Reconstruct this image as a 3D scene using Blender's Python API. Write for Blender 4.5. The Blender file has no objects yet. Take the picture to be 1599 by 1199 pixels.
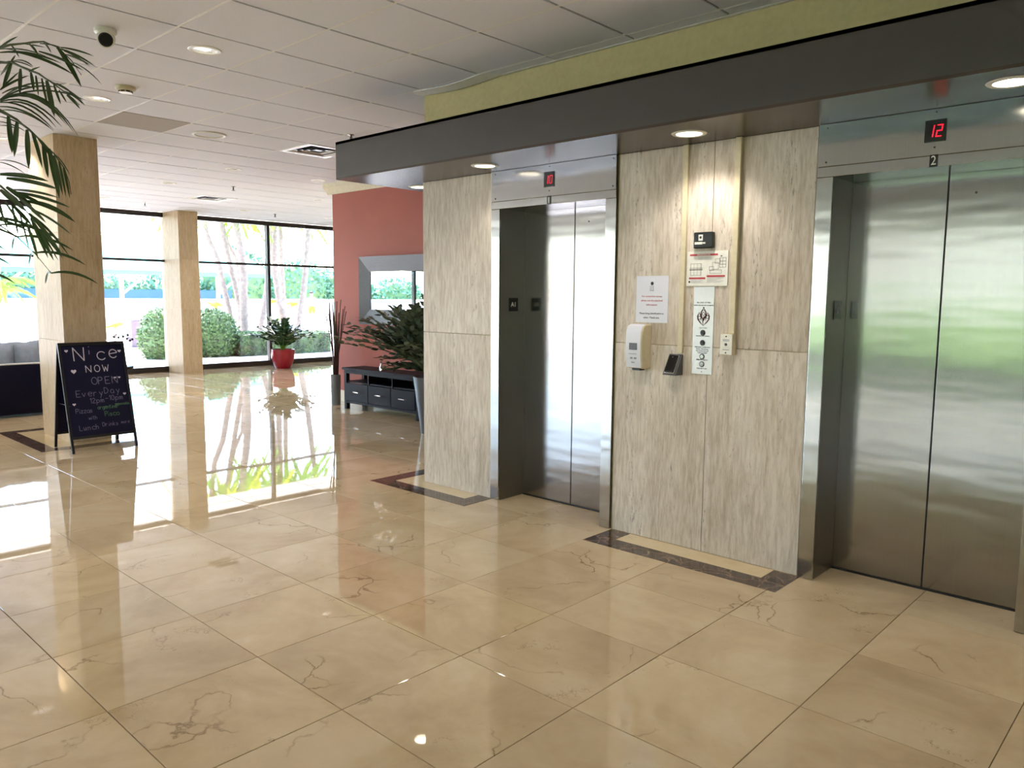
import bpy, bmesh, math, random
from mathutils import Vector, Matrix
random.seed(7)
R = math.radians
SC = bpy.context.scene
COL = SC.collection

# ------------------------------------------------------------------ camera
cam_d = bpy.data.cameras.new('camera')
cam = bpy.data.objects.new('camera', cam_d)
COL.objects.link(cam)
SC.camera = cam
F_PX, YAW, PITCH, ROLL = 1214.54, R(42.890272), R(-6.410988), R(0.452644)
fw = Vector((-math.sin(YAW)*math.cos(PITCH), math.cos(YAW)*math.cos(PITCH), math.sin(PITCH)))
rt = Vector((math.cos(YAW), math.sin(YAW), 0)); up = rt.cross(fw)
rt2 = rt*math.cos(ROLL) + up*math.sin(ROLL); up2 = -rt*math.sin(ROLL) + up*math.cos(ROLL)
m = Matrix((rt2, up2, -fw)).transposed().to_4x4()
m.translation = Vector((0, 0, 1.54))
cam.matrix_world = m
cam_d.sensor_width = 36.0
cam_d.lens = F_PX/1599.0*36.0
cam_d.clip_start = 0.05; cam_d.clip_end = 500

# ------------------------------------------------------------------ world, sun, exposure
SC.view_settings.view_transform = 'Standard'
SC.view_settings.look = 'None'
SC.view_settings.gamma = 1.0
SC.view_settings.use_curve_mapping = False
SC.view_settings.exposure = 1.2
W = bpy.data.worlds.new('sky'); SC.world = W; W.use_nodes = True
wn = W.node_tree.nodes; wl = W.node_tree.links
bg = wn['Background']
sky = wn.new('ShaderNodeTexSky')
sky.sky_type = 'NISHITA'; sky.sun_disc = False
sky.sun_elevation = R(66); sky.sun_rotation = R(-74)
sky.air_density = 1.0; sky.dust_density = 1.6; sky.ozone_density = 1.0
wl.new(sky.outputs['Color'], bg.inputs['Color'])
bg.inputs['Strength'].default_value = 1.25
sd = bpy.data.lights.new('sun', 'SUN'); sd.energy = 13.0; sd.angle = R(0.6); sd.color = (1.0, 0.97, 0.94)
so = bpy.data.objects.new('sun', sd); COL.objects.link(so)
so.rotation_euler = Vector((-0.42, 0.12, 1.0)).to_track_quat('Z', 'Y').to_euler()
def portal(name, loc, sx, sy, direction):
    d = bpy.data.lights.new(name, 'AREA'); d.shape = 'RECTANGLE'; d.size = sx; d.size_y = sy
    d.cycles.is_portal = True
    o = bpy.data.objects.new(name, d); COL.objects.link(o); o.location = loc
    o.rotation_euler = Vector(direction).to_track_quat('-Z', 'Z').to_euler()
portal('window_portal_west', (-15.9, 2.3, 1.6), 17.5, 3.0, (1, 0, 0))
portal('window_portal_south', (-6.5, -7.0, 1.6), 18.0, 3.0, (0, 1, 0))
SC.cycles.max_bounces = 10; SC.cycles.diffuse_bounces = 5; SC.cycles.glossy_bounces = 6
SC.cycles.transparent_max_bounces = 12; SC.cycles.sample_clamp_indirect = 8.0
SC.cycles.caustics_reflective = True; SC.cycles.blur_glossy = 0.5

# ------------------------------------------------------------------ colours and materials
def lin(h):
    if isinstance(h, str):
        v = [int(h[i:i+2], 16)/255 for i in (0, 2, 4)]
        return tuple((c/12.92 if c <= 0.04045 else ((c+0.055)/1.055)**2.4) for c in v) + (1,)
    return tuple(h) + (1,) if len(h) == 3 else tuple(h)
MATS = {}
class NT:
    def __init__(s, name):
        s.m = bpy.data.materials.new(name); s.m.use_nodes = True
        s.n = s.m.node_tree.nodes; s.l = s.m.node_tree.links
        s.b = s.n['Principled BSDF']; s.out = s.n['Material Output']; MATS[name] = s.m
    def new(s, t, **k):
        x = s.n.new('ShaderNode'+t)
        for a, v in k.items(): setattr(x, a, v)
        return x
    def set(s, **k):
        for a, v in k.items():
            s.b.inputs[a.replace('_', ' ')].default_value = v
    def link(s, a, b): s.l.new(a, b)
    def pos(s, scale=(1, 1, 1), rnd=0.0, obj=False):
        tc = s.new('TexCoord') if obj else s.new('NewGeometry')
        src = tc.outputs['Object'] if obj else tc.outputs['Position']
        if rnd:
            oi = s.new('ObjectInfo'); g = s.new('NewGeometry')
            ad = s.new('Math', operation='ADD'); s.link(oi.outputs['Random'], ad.inputs[0]); s.link(g.outputs['Random Per Island'], ad.inputs[1])
            mu = s.new('VectorMath', operation='SCALE'); mu.inputs[0].default_value = (rnd, rnd*0.63, rnd*1.37)
            s.link(ad.outputs[0], mu.inputs['Scale'])
            va = s.new('VectorMath', operation='ADD'); s.link(src, va.inputs[0]); s.link(mu.outputs[0], va.inputs[1]); src = va.outputs[0]
        mp = s.new('Mapping'); mp.inputs['Scale'].default_value = scale
        s.link(src, mp.inputs['Vector']); return mp.outputs[0]
    def noise(s, vec, scale, detail=4, rough=0.55, dist=0.0):
        x = s.new('TexNoise'); x.inputs['Scale'].default_value = scale; x.inputs['Detail'].default_value = detail
        x.inputs['Roughness'].default_value = rough; x.inputs['Distortion'].default_value = dist
        s.link(vec, x.inputs['Vector']); return x.outputs['Fac']
    def ramp(s, fac, stops):
        x = s.new('ValToRGB'); e = x.color_ramp.elements
        while len(e) < len(stops): e.new(0.5)
        for k, (p, c) in enumerate(stops):
            e[k].position = p; e[k].color = lin(c) if not isinstance(c, (int, float)) else (c, c, c, 1)
        s.link(fac, x.inputs['Fac']); return x.outputs['Color']
    def mix(s, fac, a, b, mode='MIX'):
        x = s.new('MixRGB', blend_type=mode)
        for k, v in ((0, fac), (1, a), (2, b)):
            if isinstance(v, (int, float)): x.inputs[k].default_value = v if k == 0 else (v, v, v, 1)
            elif isinstance(v, (tuple, str)): x.inputs[k].default_value = lin(v)
            else: s.link(v, x.inputs[k])
        return x.outputs[0]
    def color(s, c): s.link(c, s.b.inputs['Base Color'])
    def bump(s, h, strength=0.2, dist=0.005):
        x = s.new('Bump'); x.inputs['Strength'].default_value = strength; x.inputs['Distance'].default_value = dist
        s.link(h, x.inputs['Height']); s.link(x.outputs[0], s.b.inputs['Normal'])

def plain(name, c, rough=0.5, metal=0.0, spec=0.5, grain=0.06, gs=30, bump=0.0, **k):
    t = NT(name); c = lin(c)
    n = t.noise(t.pos(obj=True), gs, 3)
    lo = tuple(x*(1-grain) for x in c[:3]); hi = tuple(min(1, x*(1+grain)) for x in c[:3])
    t.color(t.ramp(n, [(0.3, lo), (0.7, hi)]))
    t.set(Roughness=rough, Metallic=metal); t.b.inputs['Specular IOR Level'].default_value = spec
    if bump: t.bump(n, bump, 0.002)
    for a, v in k.items(): t.b.inputs[a.replace('_', ' ')].default_value = v
    return t.m

# polished cream marble
def marble(name, light, mid, dark, vein, rough=0.02):
    t = NT(name)
    p = t.pos(rnd=37.0)
    cloud = t.noise(p, 1.6, 5, 0.6, 0.6)
    base = t.ramp(cloud, [(0.30, dark), (0.5, mid), (0.72, light)])
    oi = t.new('ObjectInfo'); g = t.new('NewGeometry')
    ad = t.new('Math', operation='ADD'); t.link(oi.outputs['Random'], ad.inputs[0]); t.link(g.outputs['Random Per Island'], ad.inputs[1])
    fr = t.new('Math', operation='FRACT'); t.link(ad.outputs[0], fr.inputs[0])
    tint = t.ramp(fr.outputs[0], [(0.0, (0.88, 0.87, 0.84)), (0.5, (0.98, 0.98, 0.97)), (1.0, (1.0, 0.98, 0.92))])
    base = t.mix(0.85, base, tint, 'MULTIPLY')
    fine = t.noise(p, 14, 6, 0.7)
    base = t.mix(0.20, base, t.ramp(fine, [(0.35, mid), (0.65, light)]))
    # thin veins, present only in parts of a slab
    def veins(sc, w, off):
        mp = t.new('Mapping'); mp.inputs['Location'].default_value = (off, off*2, 0); t.link(p, mp.inputs[0])
        d = t.new('TexNoise'); d.inputs['Scale'].default_value = sc*2.5; d.inputs['Detail'].default_value = 5; t.link(mp.outputs[0], d.inputs['Vector'])
        mx = t.new('MixRGB', blend_type='ADD'); mx.inputs[0].default_value = 0.42; t.link(mp.outputs[0], mx.inputs[1]); t.link(d.outputs['Color'], mx.inputs[2])
        v = t.new('TexVoronoi', feature='DISTANCE_TO_EDGE'); v.inputs['Scale'].default_value = sc; t.link(mx.outputs[0], v.inputs['Vector'])
        return t.ramp(v.outputs['Distance'], [(0.0, 1.0), (w, 0.0)])
    gate = t.ramp(t.noise(p, 2.3, 3), [(0.52, 0.0), (0.62, 1.0)])
    v1 = t.mix(1.0, veins(1.5, 0.011, 3.1), gate, 'MULTIPLY')
    gate2 = t.ramp(t.noise(p, 7.0, 3), [(0.56, 0.0), (0.64, 1.0)])
    v2 = t.mix(1.0, veins(7.0, 0.035, 9.7), gate2, 'MULTIPLY')
    vv = t.mix(1.0, v1, t.mix(1.0, v2, t.ramp(t.noise(p, 1.7, 2), [(0.55, 0.0), (0.6, 1.0)]), 'MULTIPLY'), 'ADD')
    fac = t.mix(1.0, vv, 0.62, 'MULTIPLY')
    base = t.mix(fac, base, vein)
    t.color(base); t.set(Roughness=rough, IOR=1.72)
    t.bump(t.noise(t.pos(), 1.3, 1), 0.05, 0.004)
    return t.m
marble('cream_marble', 'd0bea0', 'c3ad8b', 'ae9675', '5d4123')
marble('pale_marble', 'd8c9ab', 'cdb994', 'bfa880', '8a6a44', 0.06)
t = NT('dark_marble'); p = t.pos(rnd=11)
v = t.new('TexVoronoi', feature='DISTANCE_TO_EDGE'); v.inputs['Scale'].default_value = 9
mx = t.new('MixRGB', blend_type='ADD'); mx.inputs[0].default_value = 0.2; nn = t.new('TexNoise'); nn.inputs['Scale'].default_value = 7; t.link(p, nn.inputs['Vector'])
t.link(p, mx.inputs[1]); t.link(nn.outputs['Color'], mx.inputs[2]); t.link(mx.outputs[0], v.inputs['Vector'])
t.color(t.mix(t.ramp(v.outputs['Distance'], [(0.0, 0.7), (0.06, 0.0)]), t.ramp(t.noise(p, 8, 5), [(0.3, '2a1d18'), (0.7, '54423a')]), '8a7564'))
t.set(Roughness=0.06)
plain('grout', '8d7a5e', 0.7)
# travertine, vein cut with vertical streaks
def travertine(name, light, mid, dark, pit=0.6):
    t = NT(name)
    p = t.pos((1, 1, 0.075), rnd=5.0)
    s1 = t.noise(p, 11, 6, 0.7, 0.25); s2 = t.noise(t.pos((1, 1, 0.14), rnd=5.0), 55, 4, 0.65)
    base = t.ramp(s1, [(0.32, dark), (0.47, mid), (0.64, light)])
    base = t.mix(0.55, base, t.ramp(s2, [(0.36, dark), (0.6, light)]))
    big = t.noise(t.pos((1, 1, 0.5), rnd=3.0), 1.8, 3)
    base = t.mix(0.35, base, t.ramp(big, [(0.3, dark), (0.7, light)]), 'MIX')
    pp = t.noise(t.pos((1, 1, 0.22), rnd=9.0), 95, 3, 0.6); lane = t.noise(p, 11, 2)
    pits = t.mix(1.0, t.ramp(pp, [(0.59, 0.0), (0.67, 1.0)]), t.ramp(lane, [(0.52, 0.0), (0.64, 1.0)]), 'MULTIPLY')
    base = t.mix(t.mix(1.0, pits, pit, 'MULTIPLY'), base, '4f3d2b')
    t.color(base); t.set(Roughness=0.42); t.b.inputs['Specular IOR Level'].default_value = 0.35 if pit > 0.5 else 0.08
    inv = t.new('Invert'); t.link(pits, inv.inputs['Color']); t.bump(inv.outputs[0], 0.4, 0.002)
    return t.m
travertine('travertine', 'e0d7cc', 'c8b9a7', '998773')
travertine('column_travertine', 'd6c4a8', 'c4ab8a', 'ac9272', 0.4)
# brushed stainless steel
def steel(name, c, rough=0.2, aniso=0.75, wave=0.0):
    t = NT(name)
    n = t.noise(t.pos((220, 220, 1.5)), 1.0, 3)
    t.color(t.ramp(n, [(0.3, tuple(x*0.94 for x in lin(c)[:3])), (0.7, lin(c)[:3])]))
    t.set(Metallic=1.0, Roughness=rough, Anisotropic=aniso); t.b.inputs['Anisotropic Rotation'].default_value = 0.0
    tg = t.new('Tangent', direction_type='RADIAL', axis='Z'); t.link(tg.outputs[0], t.b.inputs['Tangent'])
    if wave:
        t.bump(t.noise(t.pos((0.5, 0.5, 2.6)), 1.9, 2), wave, 0.03)
    return t.m
steel('brushed_steel', '9f9c9a', 0.15, 0.35, 0.09)
steel('frame_steel', 'b4b4b2', 0.16, 0.5, 0.13)
steel('dark_steel', '8a8680', 0.34, 0.3)
plain('dark_seam', '0a0a0a', 0.6)
plain('charcoal_laminate', '3a3532', 0.42, spec=0.5, grain=0.05, gs=8)
plain('soffit_under', '4a3f37', 0.27, spec=0.35, grain=0.05, gs=8)
plain('green_paint', 'c0b382', 0.75)
plain('white_paint', 'd9d5ca', 0.8)
plain('cream_paint', 'd8d0b4', 0.7)
plain('red_paint', 'a55a4b', 0.6, spec=0.3, grain=0.03, gs=3)
plain('base_stone', 'cbbb9b', 0.3)
plain('ceiling_tile', 'e2e3e9', 0.9, spec=0.2, grain=0.03, gs=90, bump=0.15)
plain('stained_tile', 'b3aca4', 0.9, spec=0.2, grain=0.04, gs=60)
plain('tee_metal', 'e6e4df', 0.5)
plain('tee_shaded', '5d5a56', 0.7)  # shadow of the tile reveals put into the bar colour
plain('white_plastic', 'e4e2da', 0.35)
plain('ivory_plastic', 'cfc3a4', 0.4)
plain('black_plastic', '0d0d0f', 0.25)
plain('dark_grey_metal', '3b3b40', 0.35, metal=0.6)
plain('chrome', 'd8d8d8', 0.12, metal=1.0)
plain('reflector', 'f0f0ee', 0.3)
plain('bronze_frame', '2b211d', 0.4, metal=0.3)
plain('grey_frame', '5c5d60', 0.45, metal=0.4, grain=0.1, gs=60)
plain('espresso_wood', '151119', 0.5, spec=0.12, grain=0.2, gs=20)
plain('navy_board', '08082a', 0.4, spec=0.25)
plain('black_frame', '08080c', 0.4)
plain('chalk', 'c9c3cf', 0.9)
plain('chalk_green', '5d8a66', 0.9)
plain('chalk_dim', '77728e', 0.9)
plain('navy_leather', '0a0a22', 0.5, spec=0.15)
plain('grey_cushion', '8d97a6', 0.85, grain=0.12, gs=14, bump=0.3)
plain('white_piping', 'dcdde0', 0.6)
plain('red_glaze', '9c0f26', 0.18)
plain('grey_ceramic', '7b7e81', 0.45, spec=0.3)
plain('soil', '2a1e15', 0.9)
plain('stick_brown', '4a2420', 0.6, grain=0.3, gs=40)
plain('stick_green', '4d5a35', 0.6)
plain('paper', 'd9dbe6', 0.6, grain=0.01)
plain('plate_steel', 'bcbcba', 0.3, metal=0.6, grain=0.03)
plain('ink_red', 'b8424c', 0.7)
plain('ink_dark', '2a2a30', 0.7)
plain('ink_grey', '80808c', 0.7)
plain('logo_maroon', '4a1f24', 0.7)
t = NT('mirror_glass'); t.set(Metallic=1.0, Roughness=0.0); t.b.inputs['Base Color'].default_value = (0.9, 0.92, 0.92, 1)
# clear window glass: mirror share by Fresnel over a clear pane
def glassmat(name, tint, ior=1.45):
    t = NT(name); t.n.remove(t.b)
    tr = t.new('BsdfTransparent'); tr.inputs['Color'].default_value = tint
    gl = t.new('BsdfGlossy'); gl.inputs['Roughness'].default_value = 0.0
    fr = t.new('Fresnel'); fr.inputs['IOR'].default_value = ior
    ms = t.new('MixShader'); t.link(fr.outputs[0], ms.inputs[0]); t.link(tr.outputs[0], ms.inputs[1]); t.link(gl.outputs[0], ms.inputs[2])
    t.link(ms.outputs[0], t.out.inputs['Surface']); return t.m
glassmat('window_glass', (0.97, 0.975, 0.97, 1))
def emit(name, c, e):
    t = NT(name); t.set(Roughness=0.5); t.b.inputs['Base Color'].default_value = lin(c)
    t.b.inputs['Emission Color'].default_value = lin(c); t.b.inputs['Emission Strength'].default_value = e; return t.m
emit('lamp_white', 'fff4e0', 9.0)
emit('lamp_dim', 'fff6e8', 0.9)
emit('led_red', 'ff1030', 0.9)
emit('led_dim', 'c01030', 0.6)
def leafmat(name, a, b, rough=0.45, trans=0.15):
    t = NT(name)
    g = t.new('NewGeometry')
    n = t.noise(t.pos(obj=True), 5, 2)
    mx = t.new('Math', operation='ADD'); t.link(n, mx.inputs[0]); t.link(g.outputs['Random Per Island'], mx.inputs[1])
    t.color(t.ramp(mx.outputs[0], [(0.45, a), (1.3 if False else 1.0, b)]))
    t.set(Roughness=rough); t.b.inputs['Transmission Weight'].default_value = 0.0
    if trans:
        tl = t.new('BsdfTranslucent'); tl.inputs['Color'].default_value = lin(b)
        ms = t.new('MixShader'); ms.inputs[0].default_value = trans
        t.link(t.b.outputs[0], ms.inputs[1]); t.link(tl.outputs[0], ms.inputs[2]); t.link(ms.outputs[0], t.out.inputs['Surface'])
    return t.m
leafmat('palm_leaf', '16240f', '33491f', 0.4, 0.2)
leafmat('zz_leaf', '1c3322', '3d5a3f', 0.25, 0.05)
leafmat('zz_leaf_dark', '1b2620', '54624f', 0.2, 0.03)
leafmat('bush_leaf', '12241c', '587848', 0.5, 0.1)
leafmat('hedge_leaf', '28503f', '56886e', 0.5, 0.15)
leafmat('yellow_palm', '7c9a1c', 'b9c22a', 0.5, 0.3)
leafmat('garden_leaf', '3e6b2a', '7fa83c', 0.5, 0.25)
plain('palm_stem', '3e4a20', 0.5)
plain('palm_bark', '8f8178', 0.9, grain=0.25, gs=12, bump=0.4)
plain('concrete_deck', 'd2c9c3', 0.85, grain=0.08, gs=3)
plain('lawn', '66823a', 0.9, grain=0.25, gs=6)
plain('fence_white', 'e6e6e2', 0.7)
plain('teal_canvas', '58c8c0', 0.8)
plain('blue_screen', '2b4f8e', 0.8)
plain('lounger_purple', '6a5a66', 0.7)
plain('skin', 'b98468', 0.6)
plain('yellow_cloth', 'c8c81e', 0.8)
plain('hair_dark', '2a1c16', 0.6)
plain('asphalt', '4c4a4c', 0.9)
plain('stucco', 'beb5a6', 0.85)

# ------------------------------------------------------------------ mesh helpers
class MB:
    def __init__(s): s.v = []; s.f = []; s.mi = []
    def add(s, vs, fs, mi=0):
        o = len(s.v); s.v += [tuple(v) for v in vs]; s.f += [tuple(i+o for i in f) for f in fs]; s.mi += [mi]*len(fs); return s
    def box(s, x0, y0, z0, x1, y1, z1, mi=0, c=0.0):
        if x0 > x1: x0, x1 = x1, x0
        if y0 > y1: y0, y1 = y1, y0
        if z0 > z1: z0, z1 = z1, z0
        if c <= 0:
            vs = [(x, y, z) for z in (z0, z1) for y in (y0, y1) for x in (x0, x1)]
            return s.add(vs, [(0, 2, 3, 1), (4, 5, 7, 6), (0, 1, 5, 4), (2, 6, 7, 3), (0, 4, 6, 2), (1, 3, 7, 5)], mi)
        bm = bmesh.new(); bmesh.ops.create_cube(bm, size=1)
        for v in bm.verts:
            v.co = Vector(((x0+x1)/2+v.co.x*(x1-x0), (y0+y1)/2+v.co.y*(y1-y0), (z0+z1)/2+v.co.z*(z1-z0)))
        bmesh.ops.bevel(bm, geom=list(bm.edges), offset=c, segments=2, affect='EDGES', profile=0.5)
        return s.bm(bm, mi)
    def bm(s, bm, mi=0):
        bm.verts.index_update()
        s.add([v.co[:] for v in bm.verts], [[v.index for v in f.verts] for f in bm.faces], mi); bm.free(); return s
    def lathe(s, prof, c=(0, 0, 0), n=28, mi=0, axis='Z', cap=True):
        # prof: list of (radius, height)
        vs = []; fs = []
        for r, h in prof:
            for k in range(n):
                a = 2*math.pi*k/n; x, y = r*math.cos(a), r*math.sin(a)
                p = {'Z': (x, y, h), 'Y': (x, h, -y), 'X': (h, x, y)}[axis]
                vs.append((p[0]+c[0], p[1]+c[1], p[2]+c[2]))
        for i in range(len(prof)-1):
            for k in range(n):
                k2 = (k+1) % n; fs.append((i*n+k, i*n+k2, (i+1)*n+k2, (i+1)*n+k))
        if cap and prof[0][0] > 1e-4: fs.append(tuple(range(n-1, -1, -1)))
        if cap and prof[-1][0] > 1e-4: fs.append(tuple(range((len(prof)-1)*n, len(prof)*n)))
        return s.add(vs, fs, mi)
    def tube(s, pts, rad, n=8, mi=0, cap=True):
        pts = [Vector(p) for p in pts]; rs = rad if isinstance(rad, (list, tuple)) else [rad]*len(pts)
        vs = []; fs = []; ref = None
        for i, p in enumerate(pts):
            d = (pts[min(i+1, len(pts)-1)]-pts[max(i-1, 0)]).normalized()
            if ref is None: ref = Vector((0, 0, 1)) if abs(d.z) < 0.9 else Vector((1, 0, 0))
            a = d.cross(ref).normalized(); b = d.cross(a).normalized(); ref = b.cross(d) if b.cross(d).length > .1 else ref
            ref = -b if False else ref
            for k in range(n):
                t = 2*math.pi*k/n; vs.append(tuple(p+(a*math.cos(t)+b*math.sin(t))*rs[i]))
        for i in range(len(pts)-1):
            for k in range(n):
                k2 = (k+1) % n; fs.append((i*n+k, (i+1)*n+k, (i+1)*n+k2, i*n+k2))
        if cap: fs.append(tuple(range(n))); fs.append(tuple(range(len(pts)*n-1, (len(pts)-1)*n-1, -1)))
        return s.add(vs, fs, mi)
    def poly(s, pts, mi=0): return s.add(pts, [tuple(range(len(pts)))], mi)
    def leaf(s, a, tip, width, nrm=(0, 0, 1), seg=3, mi=0, sag=0.0):
        a = Vector(a); tip = Vector(tip); d = tip-a; side = d.cross(Vector(nrm))
        if side.length < 1e-6: side = d.cross(Vector((1, 0, 0)))
        side.normalize(); vs = [tuple(a)]; prof = {2: [1.0], 3: [0.9, 0.75], 4: [0.8, 1.0, 0.6]}[seg]
        for k, w in enumerate(prof):
            q = a+d*((k+1)/seg)+Vector((0, 0, -sag*math.sin(math.pi*(k+1)/seg)))
            vs += [tuple(q-side*width*w/2), tuple(q+side*width*w/2)]
        vs.append(tuple(tip)); fs = [(0, 2, 1)]
        for k in range(len(prof)-1): b = 1+2*k; fs.append((b, b+1, b+3, b+2))
        b = 1+2*(len(prof)-1); fs.append((b, b+1, b+2)); return s.add(vs, fs, mi)
    def mesh(s, name, mats, smooth=False):
        me = bpy.data.meshes.new(name); me.from_pydata(s.v, [], s.f)
        for m in (mats if isinstance(mats, (list, tuple)) else [mats]): me.materials.append(MATS[m])
        me.polygons.foreach_set('material_index', s.mi)
        if smooth:
            me.polygons.foreach_set('use_smooth', [True]*len(s.f))
            if smooth != 'all': me.set_sharp_from_angle(angle=R(35))
        me.validate(); me.update(); return me
    def obj(s, name, mats, parent=None, smooth=False, loc=None):
        return link(name, s.mesh(name, mats, smooth), parent, loc)
def link(name, me, parent=None, loc=None):
    o = bpy.data.objects.new(name, me); COL.objects.link(o)
    if parent is not None: o.parent = parent
    if loc is not None: o.location = loc
    return o
def thing(name, label, cat, loc=(0, 0, 0), rz=0.0, group=None):
    o = bpy.data.objects.new(name, None); COL.objects.link(o); o.location = loc; o.rotation_euler = (0, 0, rz)
    o.empty_display_size = 0.1
    o['label'] = label; o['category'] = cat
    if group: o['group'] = group
    return o
def tag(o, label, cat, group=None):
    o['label'] = label; o['category'] = cat
    if group: o['group'] = group
    return o
def struct(o): o['kind'] = 'structure'; return o
def stuff(o): o['kind'] = 'stuff'; return o
def root(name, loc=(0, 0, 0)):
    o = bpy.data.objects.new(name, None); COL.objects.link(o); o.location = loc; return struct(o)
def copy_tree(src, loc, rz=None, label=None):
    def cp(o, par):
        c = o.copy(); COL.objects.link(c); c.parent = par
        for ch in o.children: cp(ch, c)
        return c
    r = cp(src, None); r.location = loc
    if rz is not None: r.rotation_euler = (0, 0, rz)
    if label: r['label'] = label
    return r
FONT = None
def text(name, body, size, mat, parent, loc, rot, align='CENTER', shear=0.0, ext=0.0004, sx=1.0, bold=0.0):
    cu = bpy.data.curves.new(name, 'FONT'); cu.body = body; cu.size = size; cu.align_x = align; cu.align_y = 'CENTER'
    cu.shear = shear; cu.extrude = ext; cu.resolution_u = 2; cu.offset = bold
    tmp = bpy.data.objects.new(name, cu); me = bpy.data.meshes.new_from_object(tmp)
    bpy.data.objects.remove(tmp); bpy.data.curves.remove(cu)
    me.materials.clear(); me.materials.append(MATS[mat]); me.name = name
    o = link(name, me, parent, loc); o.rotation_euler = rot; o.scale = (sx, 1, 1); return o

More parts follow.
